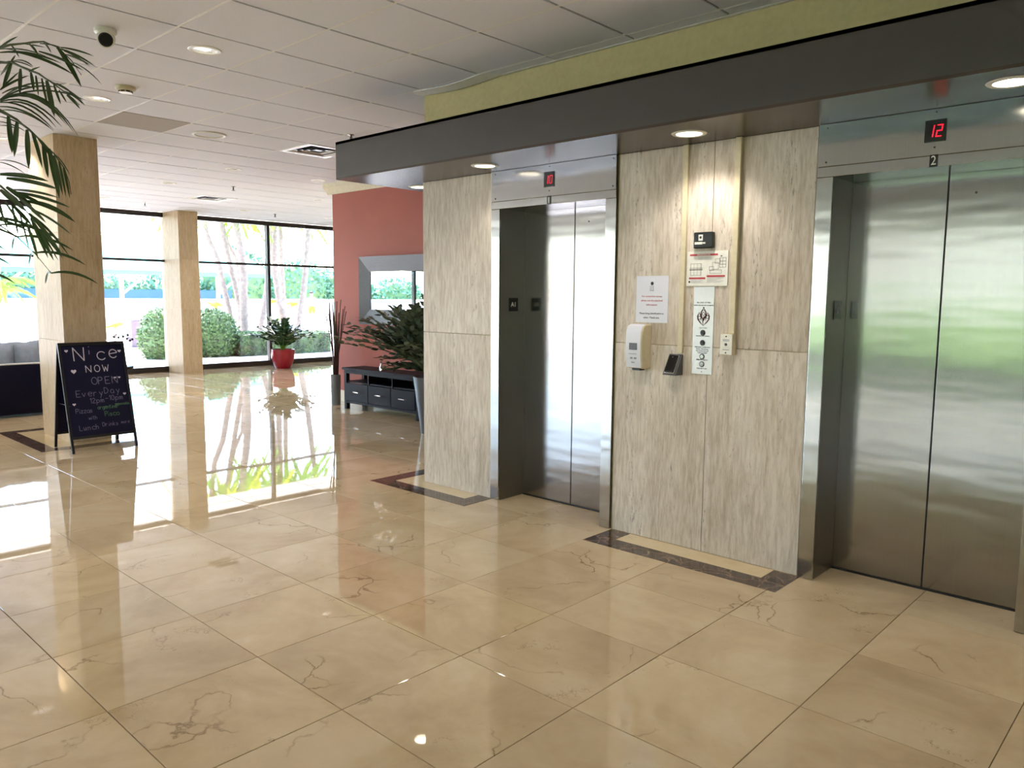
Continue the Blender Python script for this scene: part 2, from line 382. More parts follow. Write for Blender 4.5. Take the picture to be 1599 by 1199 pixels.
# measured frond and trunk curves (metres)
PALM= [[[[-4.705,0.802,2.132],[-4.564,0.945,2.459],[-4.432,1.052,2.603],[-4.317,1.131,2.672],[-4.25,1.155,2.676],[-4.141,1.219,2.68],[-4.075,1.242,2.674],[-3.994,1.273,2.64],[-3.911,1.301,2.572],[-3.844,1.315,2.502]],[[[-3.943,1.27,2.629],[-3.912,1.328,2.622],[-3.902,1.393,2.61],0.0114],[[-3.958,1.256,2.626],[-3.893,1.314,2.597],[-3.848,1.378,2.551],0.0114],[[-3.93,1.278,2.6],[-3.81,1.29,2.561],[-3.713,1.309,2.517],0.0114],[[-4.015,1.201,2.611],[-3.906,1.255,2.569],[-3.819,1.316,2.516],0.0142],[[-4.099,1.123,2.61],[-4.03,1.224,2.584],[-3.979,1.331,2.529],0.017],[[-4.049,1.174,2.645],[-4.004,1.179,2.617],[-3.982,1.19,2.585],0.0114],[[-4.001,1.219,2.651],[-3.908,1.205,2.611],[-3.837,1.197,2.567],0.0085],[[-3.954,1.26,2.629],[-3.904,1.289,2.548],[-3.876,1.324,2.457],0.0227],[[-4.107,1.119,2.638],[-4.121,1.138,2.623],[-4.157,1.163,2.603],0.0085],[[-3.902,1.298,2.564],[-3.797,1.323,2.515],[-3.713,1.352,2.445],0.0057],[[-4.141,1.084,2.618],[-3.998,1.135,2.6],[-3.879,1.189,2.56],0.0085],[[-4.14,1.083,2.604],[-4.06,1.182,2.606],[-3.998,1.287,2.574],0.0142],[[-4.07,1.155,2.644],[-4.04,1.193,2.639],[-4.032,1.238,2.639],0.0057],[[-4.038,1.184,2.642],[-3.942,1.18,2.615],[-3.869,1.183,2.594],0.0057],[[-4.16,1.063,2.598],[-4.081,1.093,2.634],[-4.025,1.126,2.658],0.0142],[[-4.014,1.207,2.645],[-4.007,1.254,2.649],[-4.021,1.308,2.647],0.0085],[[-3.931,1.278,2.612],[-3.869,1.309,2.582],[-3.828,1.346,2.541],0.0085],[[-4.162,1.065,2.615],[-4.041,1.078,2.599],[-3.945,1.095,2.573],0.0085]]],[[[-4.384,0.746,2.064],[-4.272,0.858,2.341],[-4.151,0.959,2.489],[-4.023,1.051,2.533],[-3.953,1.08,2.524],[-3.881,1.107,2.492],[-3.81,1.135,2.464],[-3.739,1.16,2.422],[-3.668,1.185,2.376],[-3.608,1.2,2.339],[-3.561,1.205,2.309]],[[[-3.807,1.031,2.488],[-3.847,1.022,2.466],[-3.91,1.018,2.45],0.0132],[[-3.803,1.034,2.483],[-3.814,1.018,2.432],[-3.849,1.008,2.386],0.0158],[[-3.774,1.058,2.462],[-3.692,1.031,2.391],[-3.633,1.011,2.327],0.0158],[[-3.742,1.086,2.449],[-3.7,1.078,2.402],[-3.682,1.076,2.36],0.0132],[[-3.725,1.099,2.434],[-3.752,1.11,2.399],[-3.802,1.127,2.369],0.0105],[[-3.707,1.115,2.423],[-3.667,1.11,2.364],[-3.649,1.113,2.311],0.0105],[[-3.691,1.128,2.415],[-3.594,1.109,2.321],[-3.521,1.097,2.239],0.0211],[[-3.668,1.147,2.397],[-3.65,1.152,2.356],[-3.654,1.165,2.319],0.0105],[[-3.651,1.16,2.376],[-3.665,1.178,2.356],[-3.701,1.203,2.341],0.0079],[[-3.626,1.18,2.355],[-3.549,1.179,2.318],[-3.496,1.185,2.28],0.0105],[[-3.635,1.174,2.371],[-3.536,1.18,2.335],[-3.46,1.192,2.289],0.0105],[[-3.748,1.081,2.449],[-3.752,1.104,2.467],[-3.778,1.134,2.486],0.0105],[[-3.805,1.033,2.488],[-3.809,1.043,2.505],[-3.836,1.059,2.528],0.0105],[[-3.819,1.021,2.491],[-3.702,1.037,2.469],[-3.608,1.057,2.434],0.0079],[[-3.8,1.039,2.493],[-3.727,1.056,2.484],[-3.675,1.077,2.455],0.0079],[[-3.829,0.994,2.374],[-3.822,1.046,2.417],[-3.837,1.105,2.455],0.0132],[[-3.822,0.998,2.359],[-3.759,1.037,2.38],[-3.719,1.081,2.385],0.0105],[[-3.676,1.14,2.408],[-3.547,1.158,2.358],[-3.44,1.179,2.3],0.0079],[[-3.66,1.155,2.403],[-3.607,1.184,2.369],[-3.574,1.22,2.319],0.0079],[[-3.826,0.998,2.38],[-3.834,1.034,2.422],[-3.865,1.078,2.47],0.0105],[[-3.665,1.148,2.392],[-3.603,1.149,2.388],[-3.562,1.157,2.383],0.0053]]],[[[-4.887,0.828,2.061],[-4.735,0.916,2.271],[-4.554,1.015,2.382],[-4.393,1.083,2.414],[-4.276,1.106,2.414]],[[[-4.3,1.112,2.419],[-4.231,1.204,2.398],[-4.176,1.298,2.304],0.0104],[[-4.298,1.111,2.401],[-4.206,1.195,2.374],[-4.131,1.281,2.292],0.0104],[[-4.297,1.11,2.383],[-4.134,1.164,2.355],[-3.993,1.218,2.281],0.0089],[[-4.278,1.133,2.419],[-4.158,1.201,2.397],[-4.055,1.269,2.297],0.0119],[[-4.3,1.113,2.422],[-4.229,1.221,2.426],[-4.169,1.329,2.325],0.0119],[[-4.3,1.113,2.425],[-4.16,1.213,2.435],[-4.031,1.307,2.309],0.0104],[[-4.3,1.113,2.425],[-4.096,1.208,2.425],[-3.904,1.294,2.258],0.0119],[[-4.301,1.113,2.428],[-4.164,1.238,2.446],[-4.033,1.355,2.267],0.0104],[[-4.301,1.113,2.428],[-4.186,1.262,2.483],[-4.083,1.414,2.448],0.0104],[[-4.301,1.113,2.431],[-4.15,1.195,2.477],[-4.019,1.277,2.469],0.0119],[[-4.301,1.114,2.434],[-4.157,1.176,2.483],[-4.035,1.238,2.484],0.0119],[[-4.295,1.107,2.354],[-4.268,1.154,2.34],[-4.262,1.207,2.313],0.0074],[[-4.293,1.106,2.33],[-4.256,1.149,2.317],[-4.241,1.197,2.291],0.0074],[[-4.291,1.104,2.312],[-4.182,1.114,2.296],[-4.096,1.128,2.267],0.0074],[[-4.278,1.092,2.152],[-4.174,1.136,2.135],[-4.09,1.184,2.086],0.0059],[[-4.277,1.091,2.143],[-4.266,1.139,2.129],[-4.275,1.193,2.1],0.0059]]],[[[-4.504,0.761,1.992],[-4.369,0.896,2.278],[-4.241,0.996,2.374],[-4.125,1.065,2.349],[-4.04,1.103,2.305],[-3.966,1.13,2.255],[-3.891,1.156,2.197],[-3.818,1.181,2.138],[-3.754,1.196,2.076],[-3.705,1.197,2.012],[-3.667,1.19,1.957]],[[[-3.913,1.04,2.292],[-3.926,1.046,2.211],[-3.963,1.059,2.143],0.0217],[[-3.883,1.064,2.265],[-3.884,1.055,2.199],[-3.907,1.051,2.119],0.0217],[[-3.85,1.09,2.233],[-3.762,1.064,2.142],[-3.697,1.045,2.046],0.0217],[[-3.833,1.104,2.222],[-3.778,1.104,2.152],[-3.745,1.109,2.064],0.0163],[[-3.796,1.132,2.179],[-3.815,1.144,2.105],[-3.858,1.163,2.039],0.019],[[-3.775,1.147,2.152],[-3.724,1.147,2.053],[-3.693,1.152,1.937],0.0245],[[-3.757,1.16,2.125],[-3.659,1.142,2.037],[-3.583,1.131,1.939],0.0136],[[-3.739,1.172,2.098],[-3.718,1.176,2.03],[-3.719,1.186,1.948],0.0109],[[-3.723,1.183,2.071],[-3.736,1.197,2.018],[-3.769,1.217,1.949],0.0109],[[-3.756,1.162,2.13],[-3.674,1.165,2.086],[-3.613,1.174,2.025],0.0054],[[-3.94,1.017,2.305],[-3.841,1.026,2.275],[-3.766,1.039,2.244],0.0082],[[-3.811,1.12,2.195],[-3.796,1.15,2.144],[-3.803,1.186,2.08],0.0163]]],[[[-4.187,0.707,1.96],[-4.027,0.818,2.089],[-3.876,0.896,2.052],[-3.744,0.95,1.973],[-3.643,0.977,1.917],[-3.546,0.999,1.841],[-3.468,1.005,1.783]],[[[-3.623,0.922,2.004],[-3.578,0.994,2.002],[-3.553,1.072,1.987],0.0226],[[-3.604,0.938,1.989],[-3.528,1.008,1.975],[-3.474,1.084,1.949],0.0201],[[-3.581,0.952,1.944],[-3.437,0.991,1.927],[-3.316,1.033,1.899],0.0126],[[-3.571,0.959,1.934],[-3.458,1.021,1.909],[-3.367,1.087,1.871],0.0151],[[-3.537,0.986,1.899],[-3.499,1.06,1.879],[-3.478,1.139,1.825],0.0226],[[-3.529,0.989,1.872],[-3.438,1.035,1.829],[-3.368,1.085,1.768],0.01],[[-3.528,0.988,1.854],[-3.393,1.005,1.77],[-3.282,1.026,1.676],0.0151],[[-3.522,0.992,1.847],[-3.457,1.038,1.78],[-3.411,1.088,1.685],0.01],[[-3.521,0.991,1.834],[-3.518,1.017,1.762],[-3.536,1.049,1.679],0.0151],[[-3.506,1.001,1.809],[-3.419,1.005,1.737],[-3.355,1.015,1.663],0.0151],[[-3.534,0.977,1.821],[-3.445,0.97,1.751],[-3.377,0.968,1.665],0.0126],[[-3.556,0.962,1.854],[-3.555,0.976,1.788],[-3.577,0.995,1.706],0.0075],[[-3.581,0.944,1.889],[-3.574,0.951,1.827],[-3.591,0.964,1.761],0.01],[[-3.614,0.913,1.888],[-3.529,0.896,1.844],[-3.468,0.885,1.803],0.01],[[-3.6,0.927,1.894],[-3.532,0.933,1.849],[-3.487,0.945,1.802],0.01],[[-3.491,1.012,1.789],[-3.492,1.042,1.732],[-3.514,1.079,1.67],0.0075],[[-3.581,0.951,1.934],[-3.516,0.985,1.912],[-3.473,1.025,1.883],0.0151],[[-3.56,0.966,1.909],[-3.438,0.976,1.859],[-3.339,0.991,1.804],0.0151],[[-3.608,0.925,1.934],[-3.56,0.949,1.898],[-3.535,0.979,1.859],0.0201],[[-3.601,0.935,1.954],[-3.593,0.976,1.923],[-3.607,1.023,1.888],0.0201],[[-3.618,0.917,1.944],[-3.54,0.928,1.909],[-3.485,0.944,1.872],0.0201],[[-3.499,1.005,1.794],[-3.388,1.015,1.738],[-3.299,1.029,1.67],0.01],[[-3.636,0.899,1.933],[-3.622,0.917,1.857],[-3.631,0.942,1.782],0.01],[[-3.577,0.947,1.884],[-3.561,0.974,1.845],[-3.569,1.008,1.808],0.0176]]]]
TRUNKS= [[[[-20.6,10.65,0.013],[-20.6,10.604,0.91],[-20.6,10.269,2.488],[-20.6,9.985,3.144],[-20.6,9.93,3.582]],0.08],[[[-20.8,11.025,-0.014],[-20.8,11.005,1.154],[-20.8,10.756,2.317],[-20.8,10.545,3.294],[-20.8,10.486,3.724]],0.073],[[[-21.4,11.343,-0.059],[-21.4,11.369,1.348],[-21.4,11.268,2.494],[-21.4,11.011,2.993],[-21.4,10.84,3.613]],0.056],[[[-20.2,10.802,0.026],[-20.2,10.79,0.811],[-20.2,10.812,2.062],[-20.2,10.757,2.671],[-20.2,10.663,3.236],[-20.2,10.604,3.695]],0.107],[[[-21.0,11.634,-0.051],[-21.0,11.782,0.772],[-21.0,11.924,1.352],[-21.0,12.035,2.289],[-21.0,12.177,3.597]],0.085],[[[-21.2,12.746,-0.11],[-21.2,12.638,0.752],[-21.2,12.519,1.14],[-21.2,12.375,2.095],[-21.2,12.369,3.322],[-21.2,12.364,3.902]],0.097],[[[-22,13.181,-0.17],[-22,13.099,0.943],[-22,13.082,1.942],[-22,13.055,3.383],[-22,13.051,4.009]],0.081],[[[-20.9,12.849,-0.099],[-20.9,12.982,0.754],[-20.9,13.138,1.646],[-20.9,13.22,2.266],[-20.9,13.334,3.253],[-20.9,13.394,3.87]],0.088]]
# ================================================================== THE SETTING
ZC = 3.115                                        # ceiling height
GX0, GDX, GY0, GDY = -4.74031, 0.630178, 2.173238, 0.62394      # ceiling grid
FX0, FDX, FY0, FDY = -1.10, 0.617, 2.20, 0.6075                  # floor grid
def in_view(x, y, z):
    d = Vector((x, y, z))-Vector((0, 0, 1.54)); w = d.dot(fw)
    if w < 0.3: return None
    u, v = d.dot(rt2)/w*F_PX, d.dot(up2)/w*F_PX
    return w if abs(u) < 880 and abs(v) < 680 else None

# ---- floor
floor = MB().box(-15.62, -7.0, -0.12, 2.6, 11.3, -0.012).obj('floor', 'grout'); struct(floor)
TW, TD = FDX-0.003, FDY-0.003
tile = MB()
c = 0.0012
tile.add([(-TW/2+c, -TD/2+c, 0), (TW/2-c, -TD/2+c, 0), (TW/2-c, TD/2-c, 0), (-TW/2+c, TD/2-c, 0),
          (-TW/2, -TD/2, -c), (TW/2, -TD/2, -c), (TW/2, TD/2, -c), (-TW/2, TD/2, -c),
          (-TW/2, -TD/2, -0.012), (TW/2, -TD/2, -0.012), (TW/2, TD/2, -0.012), (-TW/2, TD/2, -0.012)],
         [(0, 1, 2, 3), (4, 5, 1, 0), (5, 6, 2, 1), (6, 7, 3, 2), (7, 4, 0, 3), (8, 9, 5, 4), (9, 10, 6, 5), (10, 11, 7, 6), (11, 8, 4, 7)])
tile_me = tile.mesh('floor_tile', 'cream_marble')
cells = []
for i in range(-25, 7):
    for j in range(-16, 16):
        x, y = FX0+(i+0.5)*FDX, FY0+(j+0.5)*FDY
        if not (-15.9 < x < 2.5 and -6.9 < y < 11.2): continue
        hid = (x > -4.6 and y > 4.75) or (x > -9.2 and y > 6.9)
        if hid: continue
        w = None if (x > -4.6 and y > 4.5) else in_view(x, y, 0)
        cells.append((w if w else 99, x, y))
cells.sort()
rest = MB()
for k, (w, x, y) in enumerate(cells):
    ax, ay = random.uniform(-1, 1)*0.0007, random.uniform(-1, 1)*0.0007
    if k < 290 and w < 99:
        o = link('floor_tile', tile_me, floor, (x, y, 0)); o.rotation_euler = (ax, ay, 0)
    else:
        rest.add([(vx+x, vy+y, vz+vx*ay+vy*ax) for vx, vy, vz in tile.v], tile.f)
stuff(rest.obj('floor_tile_field', 'cream_marble', floor))
# dark marble inlay bands round piers and columns (flush strips let in on top of the bed)
def strip(x0, y0, x1, y1, mat='dark_marble', h=0.0016, name='inlay_strip'):
    MB().box(x0, y0, -0.004, x1, y1, h).obj(name, mat, floor)
def ring(x0, y0, x1, y1, w=0.15):
    strip(x0, y0, x1, y0+w); strip(x0, y1-w, x1, y1); strip(x0, y0+w, x0+w, y1-w); strip(x1-w, y0+w, x1, y1-w)
strip(-5.21, 3.87, -4.07, 4.02); strip(-5.21, 4.02, -5.06, 6.45); strip(-4.22, 4.02, -4.07, 4.17)
strip(-5.06, 4.02, -4.22, 4.17, 'pale_marble', 0.0012, 'inlay_field'); strip(-5.06, 4.17, -4.87, 6.45, 'pale_marble', 0.0012, 'inlay_field')
strip(-2.95, 3.85, -1.67, 4.0); strip(-2.95, 4.0, -2.80, 4.165); strip(-1.82, 4.0, -1.67, 4.165)
strip(-2.80, 4.0, -1.82, 4.165, 'pale_marble', 0.0012, 'inlay_field')
ring(-9.93, 2.34, -8.40, 3.46)
strip(-9.78, 2.49, -8.55, 2.70, 'pale_marble', 0.0012, 'inlay_field'); strip(-9.78, 3.11, -8.55, 3.31, 'pale_marble', 0.0012, 'inlay_field')
strip(-9.78, 2.70, -9.57, 3.11, 'pale_marble', 0.0012, 'inlay_field'); strip(-8.75, 2.70, -8.55, 3.11, 'pale_marble', 0.0012, 'inlay_field')

# ---- ceiling
ceiling = MB().box(-17.4, -8.2, ZC+0.11, 2.9, 11.6, ZC+0.5).obj('ceiling', 'white_paint'); struct(ceiling)
HOLE_R = 0.082
lamps_c = {(-1, 0): 1, (-4, 0): 1, (-8, 4): 1, (-11, 4): 1, (-15, 4): 1, (-8, 6): 1, (-11, 8): 1, (-15, 8): 1, (-15, 11): 1,
           (-8, 0): 1, (-11, 0): 1, (-15, 0): 1, (-1, -4): 1, (-4, -4): 1, (-8, -4): 1, (3, 0): 1, (3, -4): 1}  # unseen lamps carrying on the grid, added mainly for room light
RV = 0.018; DROP = 0.009
def tile_solid(w, d):
    return MB().box(-w/2, -d/2, 0, w/2, d/2, DROP+0.008).v, [(0, 2, 3, 1), (4, 5, 7, 6), (0, 1, 5, 4), (2, 6, 7, 3), (0, 4, 6, 2), (1, 3, 7, 5)]
cw, cd = GDX-RV, GDY-RV
ct = MB(); ct.add(*tile_solid(cw, cd)); ct_me = ct.mesh('ceiling_tile', 'ceiling_tile')
ct_st = ct.mesh('ceiling_tile', 'stained_tile')
def holed(w, d, r, n=32, h=0.015):
    mb = MB(); sq = []; ci = []
    for k in range(n):
        a = 2*math.pi*(k+0.5)/n; cx, cy = math.cos(a), math.sin(a); s_ = min(w/2/abs(cx) if cx else 9, d/2/abs(cy) if cy else 9)
        sq.append([cx*s_, cy*s_]); ci.append((r*cx, r*cy))
    for sx in (-1, 1):                            # snap nearest samples to the corners
        for sy in (-1, 1):
            k = min(range(n), key=lambda q: (sq[q][0]-sx*w/2)**2+(sq[q][1]-sy*d/2)**2); sq[k] = [sx*w/2, sy*d/2]
    vs = [(x, y, 0) for x, y in sq]+[(x, y, 0) for x, y in ci]+[(x, y, h) for x, y in sq]+[(x, y, h) for x, y in ci]
    fs = []
    for k in range(n):
        q = (k+1) % n
        fs += [(k, k+n, q+n, q), (k, q, q+2*n, k+2*n), (k+n, k+3*n, q+3*n, q+n), (k+2*n, q+2*n, q+3*n, k+3*n)]
    mb.add(vs, fs); return mb
ct_hole = holed(cw, cd, HOLE_R).mesh('ceiling_tile', 'ceiling_tile')
ccells = []
VENTS = {(-5, 4), (-13, 6)}
for i in range(-18, 12):
    for j in range(-15, 15):
        x, y = GX0+(i+0.5)*GDX, GY0+(j+0.5)*GDY
        if not (-15.75 < x < 2.5 and -6.9 < y < 11.3): continue
        if j >= 3 and x > -4.87: continue
        if (x > -9.2 and y > 6.55): continue
        if (i, j) in VENTS: continue
        w = in_view(x, y, ZC)
        ccells.append((w if w else 99, x, y, i, j))
ccells.sort(); rest = MB()
for k, (w, x, y, i, j) in enumerate(ccells):
    if (i, j) in lamps_c: link('ceiling_tile', ct_hole, ceiling, (x, y, ZC)); continue
    if (i, j) == (-5, 1): link('ceiling_tile', ct_st, ceiling, (x, y, ZC)); continue
    if k < 285 and w < 99:
        o = link('ceiling_tile', ct_me, ceiling, (x, y, ZC+random.uniform(0, 0.0012)))
    else:
        rest.add([(vx+x, vy+y, vz+ZC) for vx, vy, vz in ct.v], ct.f)
stuff(rest.obj('ceiling_tile_field', 'ceiling_tile', ceiling))
# cut tiles along the green wall
for i in range(0, 12):
    x = GX0+(i+0.5)*GDX
    if x > 2.5: break
    y0 = GY0+3*GDY+0.008
    MB().box(x-cw/2, y0, ZC, x+cw/2, 4.175, ZC+0.015).obj('ceiling_tile', 'ceiling_tile', ceiling)
# exposed tee bars behind the tile faces; one direction coloured as reveal shadow
tz = ZC+DROP
for i in range(-18, 12):
    x = GX0+i*GDX
    if -15.7 < x < 2.5:
        y1 = 4.18 if x > -4.87 else (6.54 if x > -9.6 else 11.2)
        MB().box(x-0.012, -6.9, tz, x+0.012, y1, tz+0.02).obj('ceiling_tee', 'tee_shaded', ceiling)
for j in range(-15, 15):
    y = GY0+j*GDY
    if -6.9 < y < 11.2:
        x1 = 2.5 if y < 4.1 else (-4.88 if y < 6.5 else -9.6)
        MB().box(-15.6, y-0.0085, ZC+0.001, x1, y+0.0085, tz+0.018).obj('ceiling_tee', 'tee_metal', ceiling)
# wall angle along the green wall, one length of it sprung loose
MB().box(-4.0, 4.155, ZC-0.002, 2.5, 4.182, ZC+0.012).obj('wall_angle', 'tee_metal', ceiling)
sag = MB()
N = 12
for k in range(N):
    a0, a1 = k/N, (k+1)/N
    X0, X1 = -4.88+a0*0.88, -4.88+a1*0.88
    z0, z1 = ZC-0.022*math.sin(math.pi*min(1, a0*1.02))-0.002, ZC-0.022*math.sin(math.pi*min(1, a1*1.02))-0.002
    sag.add([(X0, 4.05, z0+0.006), (X1, 4.05, z1+0.006), (X1, 4.17, z1), (X0, 4.17, z0), (X0, 4.05, z0+0.012), (X1, 4.05, z1+0.012), (X1, 4.17, z1+0.006), (X0, 4.17, z0+0.006)],
            [(0, 1, 2, 3), (4, 7, 6, 5), (0, 4, 5, 1), (3, 2, 6, 7)])
o = sag.obj('sagging_trim', 'tee_metal', ceiling)

# ---- elevator wall (north) with travertine cladding
YW = 4.173
core = MB()
core.box(-4.86, 4.188, 0, -4.007, 6.5, ZC+0.02)          # left pier
core.box(-3.04, 4.188, 0, -1.607, 6.5, ZC+0.02)         # middle
core.box(-0.64, 4.188, 0, 2.6, 6.5, ZC+0.02)            # right
core.box(-4.007, 4.188, 2.178, -3.04, 6.5, ZC+0.02)
core.box(-1.607, 4.188, 2.178, -0.64, 6.5, ZC+0.02)
core.box(-4.007, 4.50, 0, -3.04, 6.5, 2.178); core.box(-1.607, 4.50, 0, -0.64, 6.5, 2.178)
wall_north = core.obj('wall_north', 'green_paint'); struct(wall_north)
def panel(x0, x1, z0, z1, y=YW, mat='travertine'):
    g = 0.0015
    MB().box(x0+g, y, z0+g, x1-g, y+0.017, z1-g, c=0.0015).obj('stone_panel', mat, wall_north)
for z0, z1 in ((0.0, 1.25), (1.25, 2.442)):
    panel(-4.869, -4.09, z0, z1); panel(-2.957, -2.29, z0, z1); panel(-2.29, -1.69, z0, z1)
    for a, b in ((-0.555, 0.2), (0.2, 0.9), (0.9, 1.6), (1.6, 2.3)): panel(a, b, z0, z1)
    for a, b in ((4.192, 4.95), (4.95, 5.7), (5.7, 6.45)):
        MB().box(-4.877, a+0.0015, z0+0.0015, -4.86, b-0.0015, z1-0.0015, c=0.0015).obj('stone_panel', 'travertine', wall_north)
# soffit over the elevators
sof = MB(); sx0, sy0, zs, zt = -5.285, 3.637, 2.442, 2.729
XL = [(-5.08, 4.32), (-3.915, 3.919), (-2.301, 3.897), (-0.766, 3.86), (0.77, 3.86)]
sof.box(sx0, sy0, zs+0.015, 2.6, sy0+0.02, zt); sof.box(sx0, sy0, zt-0.02, 2.6, 4.185, zt)
sof.box(sx0, sy0+0.02, zs+0.015, sx0+0.02, 6.5, zt); sof.box(sx0, 4.185, zt-0.02, -4.865, 6.5, zt)
soffit = sof.obj('trim_1', 'charcoal_laminate'); struct(soffit)
und = MB()
def under(x0, y0, x1, y1):
    und.add([(x0, y0, zs), (x1, y0, zs), (x1, y1, zs), (x0, y1, zs), (x0, y0, zs+0.015), (x1, y0, zs+0.015), (x1, y1, zs+0.015), (x0, y1, zs+0.015)],
            [(0, 3, 2, 1), (4, 5, 6, 7), (0, 1, 5, 4), (2, 3, 7, 6), (1, 2, 6, 5), (3, 0, 4, 7)])
def under_hole(cx, cy, h):
    q = holed(2*h, 2*h, 0.075); und.add([(a+cx, b+cy, c_+zs) for a, b, c_ in q.v], q.f)
hh = 0.13; xs = sx0
for cx, cy in XL[1:]:
    under(xs, sy0, cx-hh, 4.188); under(cx-hh, sy0, cx+hh, cy-hh); under(cx-hh, cy+hh, cx+hh, 4.188) if cy+hh < 4.188 else None
    under_hole(cx, cy, hh); xs = cx+hh
under(xs, sy0, 2.6, 4.188)
cx, cy = XL[0]; under(sx0, cy+hh, -4.87, 6.5); under(sx0, 4.188, cx-hh, cy+hh); under(cx-hh, 4.188, cx+hh, cy-hh) if cy-hh > 4.188 else None
under_hole(cx, cy, hh); under(cx+hh, 4.188, -4.87, cy+hh)
und.obj('soffit_underside', 'soffit_under', soffit)

# ---- elevator doors
def glyph7(ch, w, h, t):
    seg = {'0': 'abcdef', '1': 'bc', '2': 'abged', '3': 'abgcd'}[ch]
    m_ = MB(); d = 0.0005; sh = 0.12*h
    S = {'a': (0, h-t, w, h), 'd': (0, 0, w, t), 'g': (0, h/2-t/2, w, h/2+t/2), 'b': (w-t, h/2+t*.2, w, h-t*.2), 'c': (w-t, t*.2, w, h/2-t*.2), 'e': (0, t*.2, t, h/2-t*.2), 'f': (0, h/2+t*.2, t, h-t*.2)}
    for s_ in seg:
        a, b, c_, e = S[s_]
        m_.add([(a+b*sh/h, 0, b), (c_+b*sh/h, 0, b), (c_+e*sh/h, 0, e), (a+e*sh/h, 0, e)], [(0, 1, 2, 3)])
    return m_
FD = 0.105
def elevator(n, x0, digits, num, dim):
    # x0: outer left edge of the steel surround; opening 0.95 wide
    d = root('door_%d' % n, (x0, 4.157, 0)); YD = 0.285; OW = 0.95; a, b = 0.083, 0.083+OW; top = 2.172
    W_ = b+0.083
    panes = []
    for (u0, u1) in ((a, (a+b)/2-0.004), ((a+b)/2+0.004, b)):
        panes.append(MB().box(u0, YD, 0.012, u1, YD+0.03, top, c=0.0012).obj('door_panel', 'brushed_steel', d))
    MB().lathe([(0.0, -0.0015), (0.006, -0.0015), (0.006, 0.004)], ((a+b)/2+0.125, YD, 2.07), 14, axis='Y').obj('key_hole', 'black_plastic', panes[1])
    MB().box((a+b)/2-0.0045, YD+0.004, 0.01, (a+b)/2+0.0045, YD+0.032, top).obj('door_seam', 'dark_seam', d)
    MB().box(a, YD-0.004, -0.0, b, YD+0.035, 0.010).obj('sill', 'dark_seam', d)
    for s_, (u0, u1) in enumerate(((0, a), (b, W_))):
        m_ = MB().box(u0, 0, 0.003, u1, 0.014, top, c=0.002)
        o = m_.obj('door_jamb', 'frame_steel', d)
        if s_ == 0: MB().box(a-0.006, 0.014, 0.003, a, YD, top).obj('jamb_return', 'dark_steel', o)
        else: MB().box(b, 0.014, 0.003, b+0.006, YD, top).obj('jamb_return', 'dark_steel', o)
        # dents along the inner edge
    MB().box(a-0.006, 0.012, top, b+0.006, YD+0.03, top+0.004).obj('lintel', 'frame_steel', d)
    MB().box(0.0, -0.004, top, W_, 0.014, 2.224, c=0.0015).obj('header_band', 'frame_steel', d)
    hp = MB().box(0.003, -0.004, 2.2255, W_-0.002, 0.012, 2.4415, c=0.0015).obj('header_panel', 'frame_steel', d)
    cx = (a+b)/2
    sc = MB()
    for sx_, sz_ in ((0.045, 2.247), (0.045, 2.42), (W_-0.025, 2.247), (W_-0.025, 2.42), (cx, 2.262), (cx, 2.425)):
        sc.lathe([(0.0, -0.0065), (0.0045, -0.0065), (0.0045, 0.0)], (sx_, 0, sz_), 10, axis='Y')
    stuff(sc.obj('screw', 'dark_grey_metal', hp))
    disp = MB().box(cx-0.047, -0.009, 2.287, cx+0.047, 0.0, 2.389, c=0.002).obj('floor_display', 'black_plastic', hp)
    for k, ch in enumerate(digits):
        g = glyph7(ch, 0.025, 0.056, 0.0048); mat = 'led_red' if not dim or k == 0 else 'led_dim'
        o = g.obj('red_digit', mat, hp, loc=(cx-0.034+k*0.036, -0.0096, 2.309))
    pl = MB().box(cx-0.018, -0.007, 2.170, cx+0.018, -0.003, 2.228, c=0.001).obj('number_plate', 'black_plastic', d)
    if num == '1':
        MB().box(cx-0.005, -0.0085, 2.178, cx+0.005, -0.0065, 2.219).obj('number', 'white_plastic', d)
    else:
        text('number', num, 0.062, 'white_plastic', d, (cx, -0.0075, 2.199), (R(90), 0, 0), sx=0.8)
    bp = MB().box(a, 0.105, 1.43, a+0.004, 0.205, 1.53, c=0.001).obj('floor_plate', 'black_plastic', d)
    if n == 1:
        text('plate_symbol', 'A1', 0.05, 'white_plastic', d, (a+0.0045, 0.155, 1.48), (R(90), 0, R(90)))
    else:
        text('plate_symbol', '1', 0.06, 'ink_grey', d, (a+0.0045, 0.155, 1.48), (R(90), 0, R(90)))
    return d
elevator(1, -4.082, '10', '1', True)
elevator(2, -1.682, '12', '2', False)

# ---- red wall with baseboard and crown
YR = 6.55
wr = MB().box(-9.62, YR, 0, -4.86, 6.95, ZC+0.11).obj('wall_back', 'red_paint'); struct(wr)
wr2 = MB().box(-9.60, 6.95, 0, -9.2, 11.3, ZC+0.11).obj('wall_passage', 'cream_paint'); struct(wr2)
struct(MB().box(-9.632, YR-0.012, 0, -4.88, YR-0.0005, 0.17, c=0.002).obj('baseboard_back', 'base_stone'))
cr = MB()
prof = [(0.0, 2.968), (-0.015, 2.968), (-0.03, 2.995), (-0.075, 3.04), (-0.095, 3.055), (-0.095, ZC-0.001), (0.0, ZC-0.001)]
vs = []
for x in (-9.715, -5.29): vs += [(x, YR+a-0.0008, z) for a, z in prof]
n_ = len(prof); cr.add(vs, [tuple(range(n_-1, -1, -1)), tuple(range(n_, 2*n_))]+[(k, (k+1) % n_, n_+(k+1) % n_, n_+k) for k in range(n_)])
struct(cr.obj('trim_2', 'cream_paint'))
struct(MB().box(-15.75, 11.3, 0, -9.2, 11.5, ZC+0.02).obj('wall_far', 'cream_paint'))
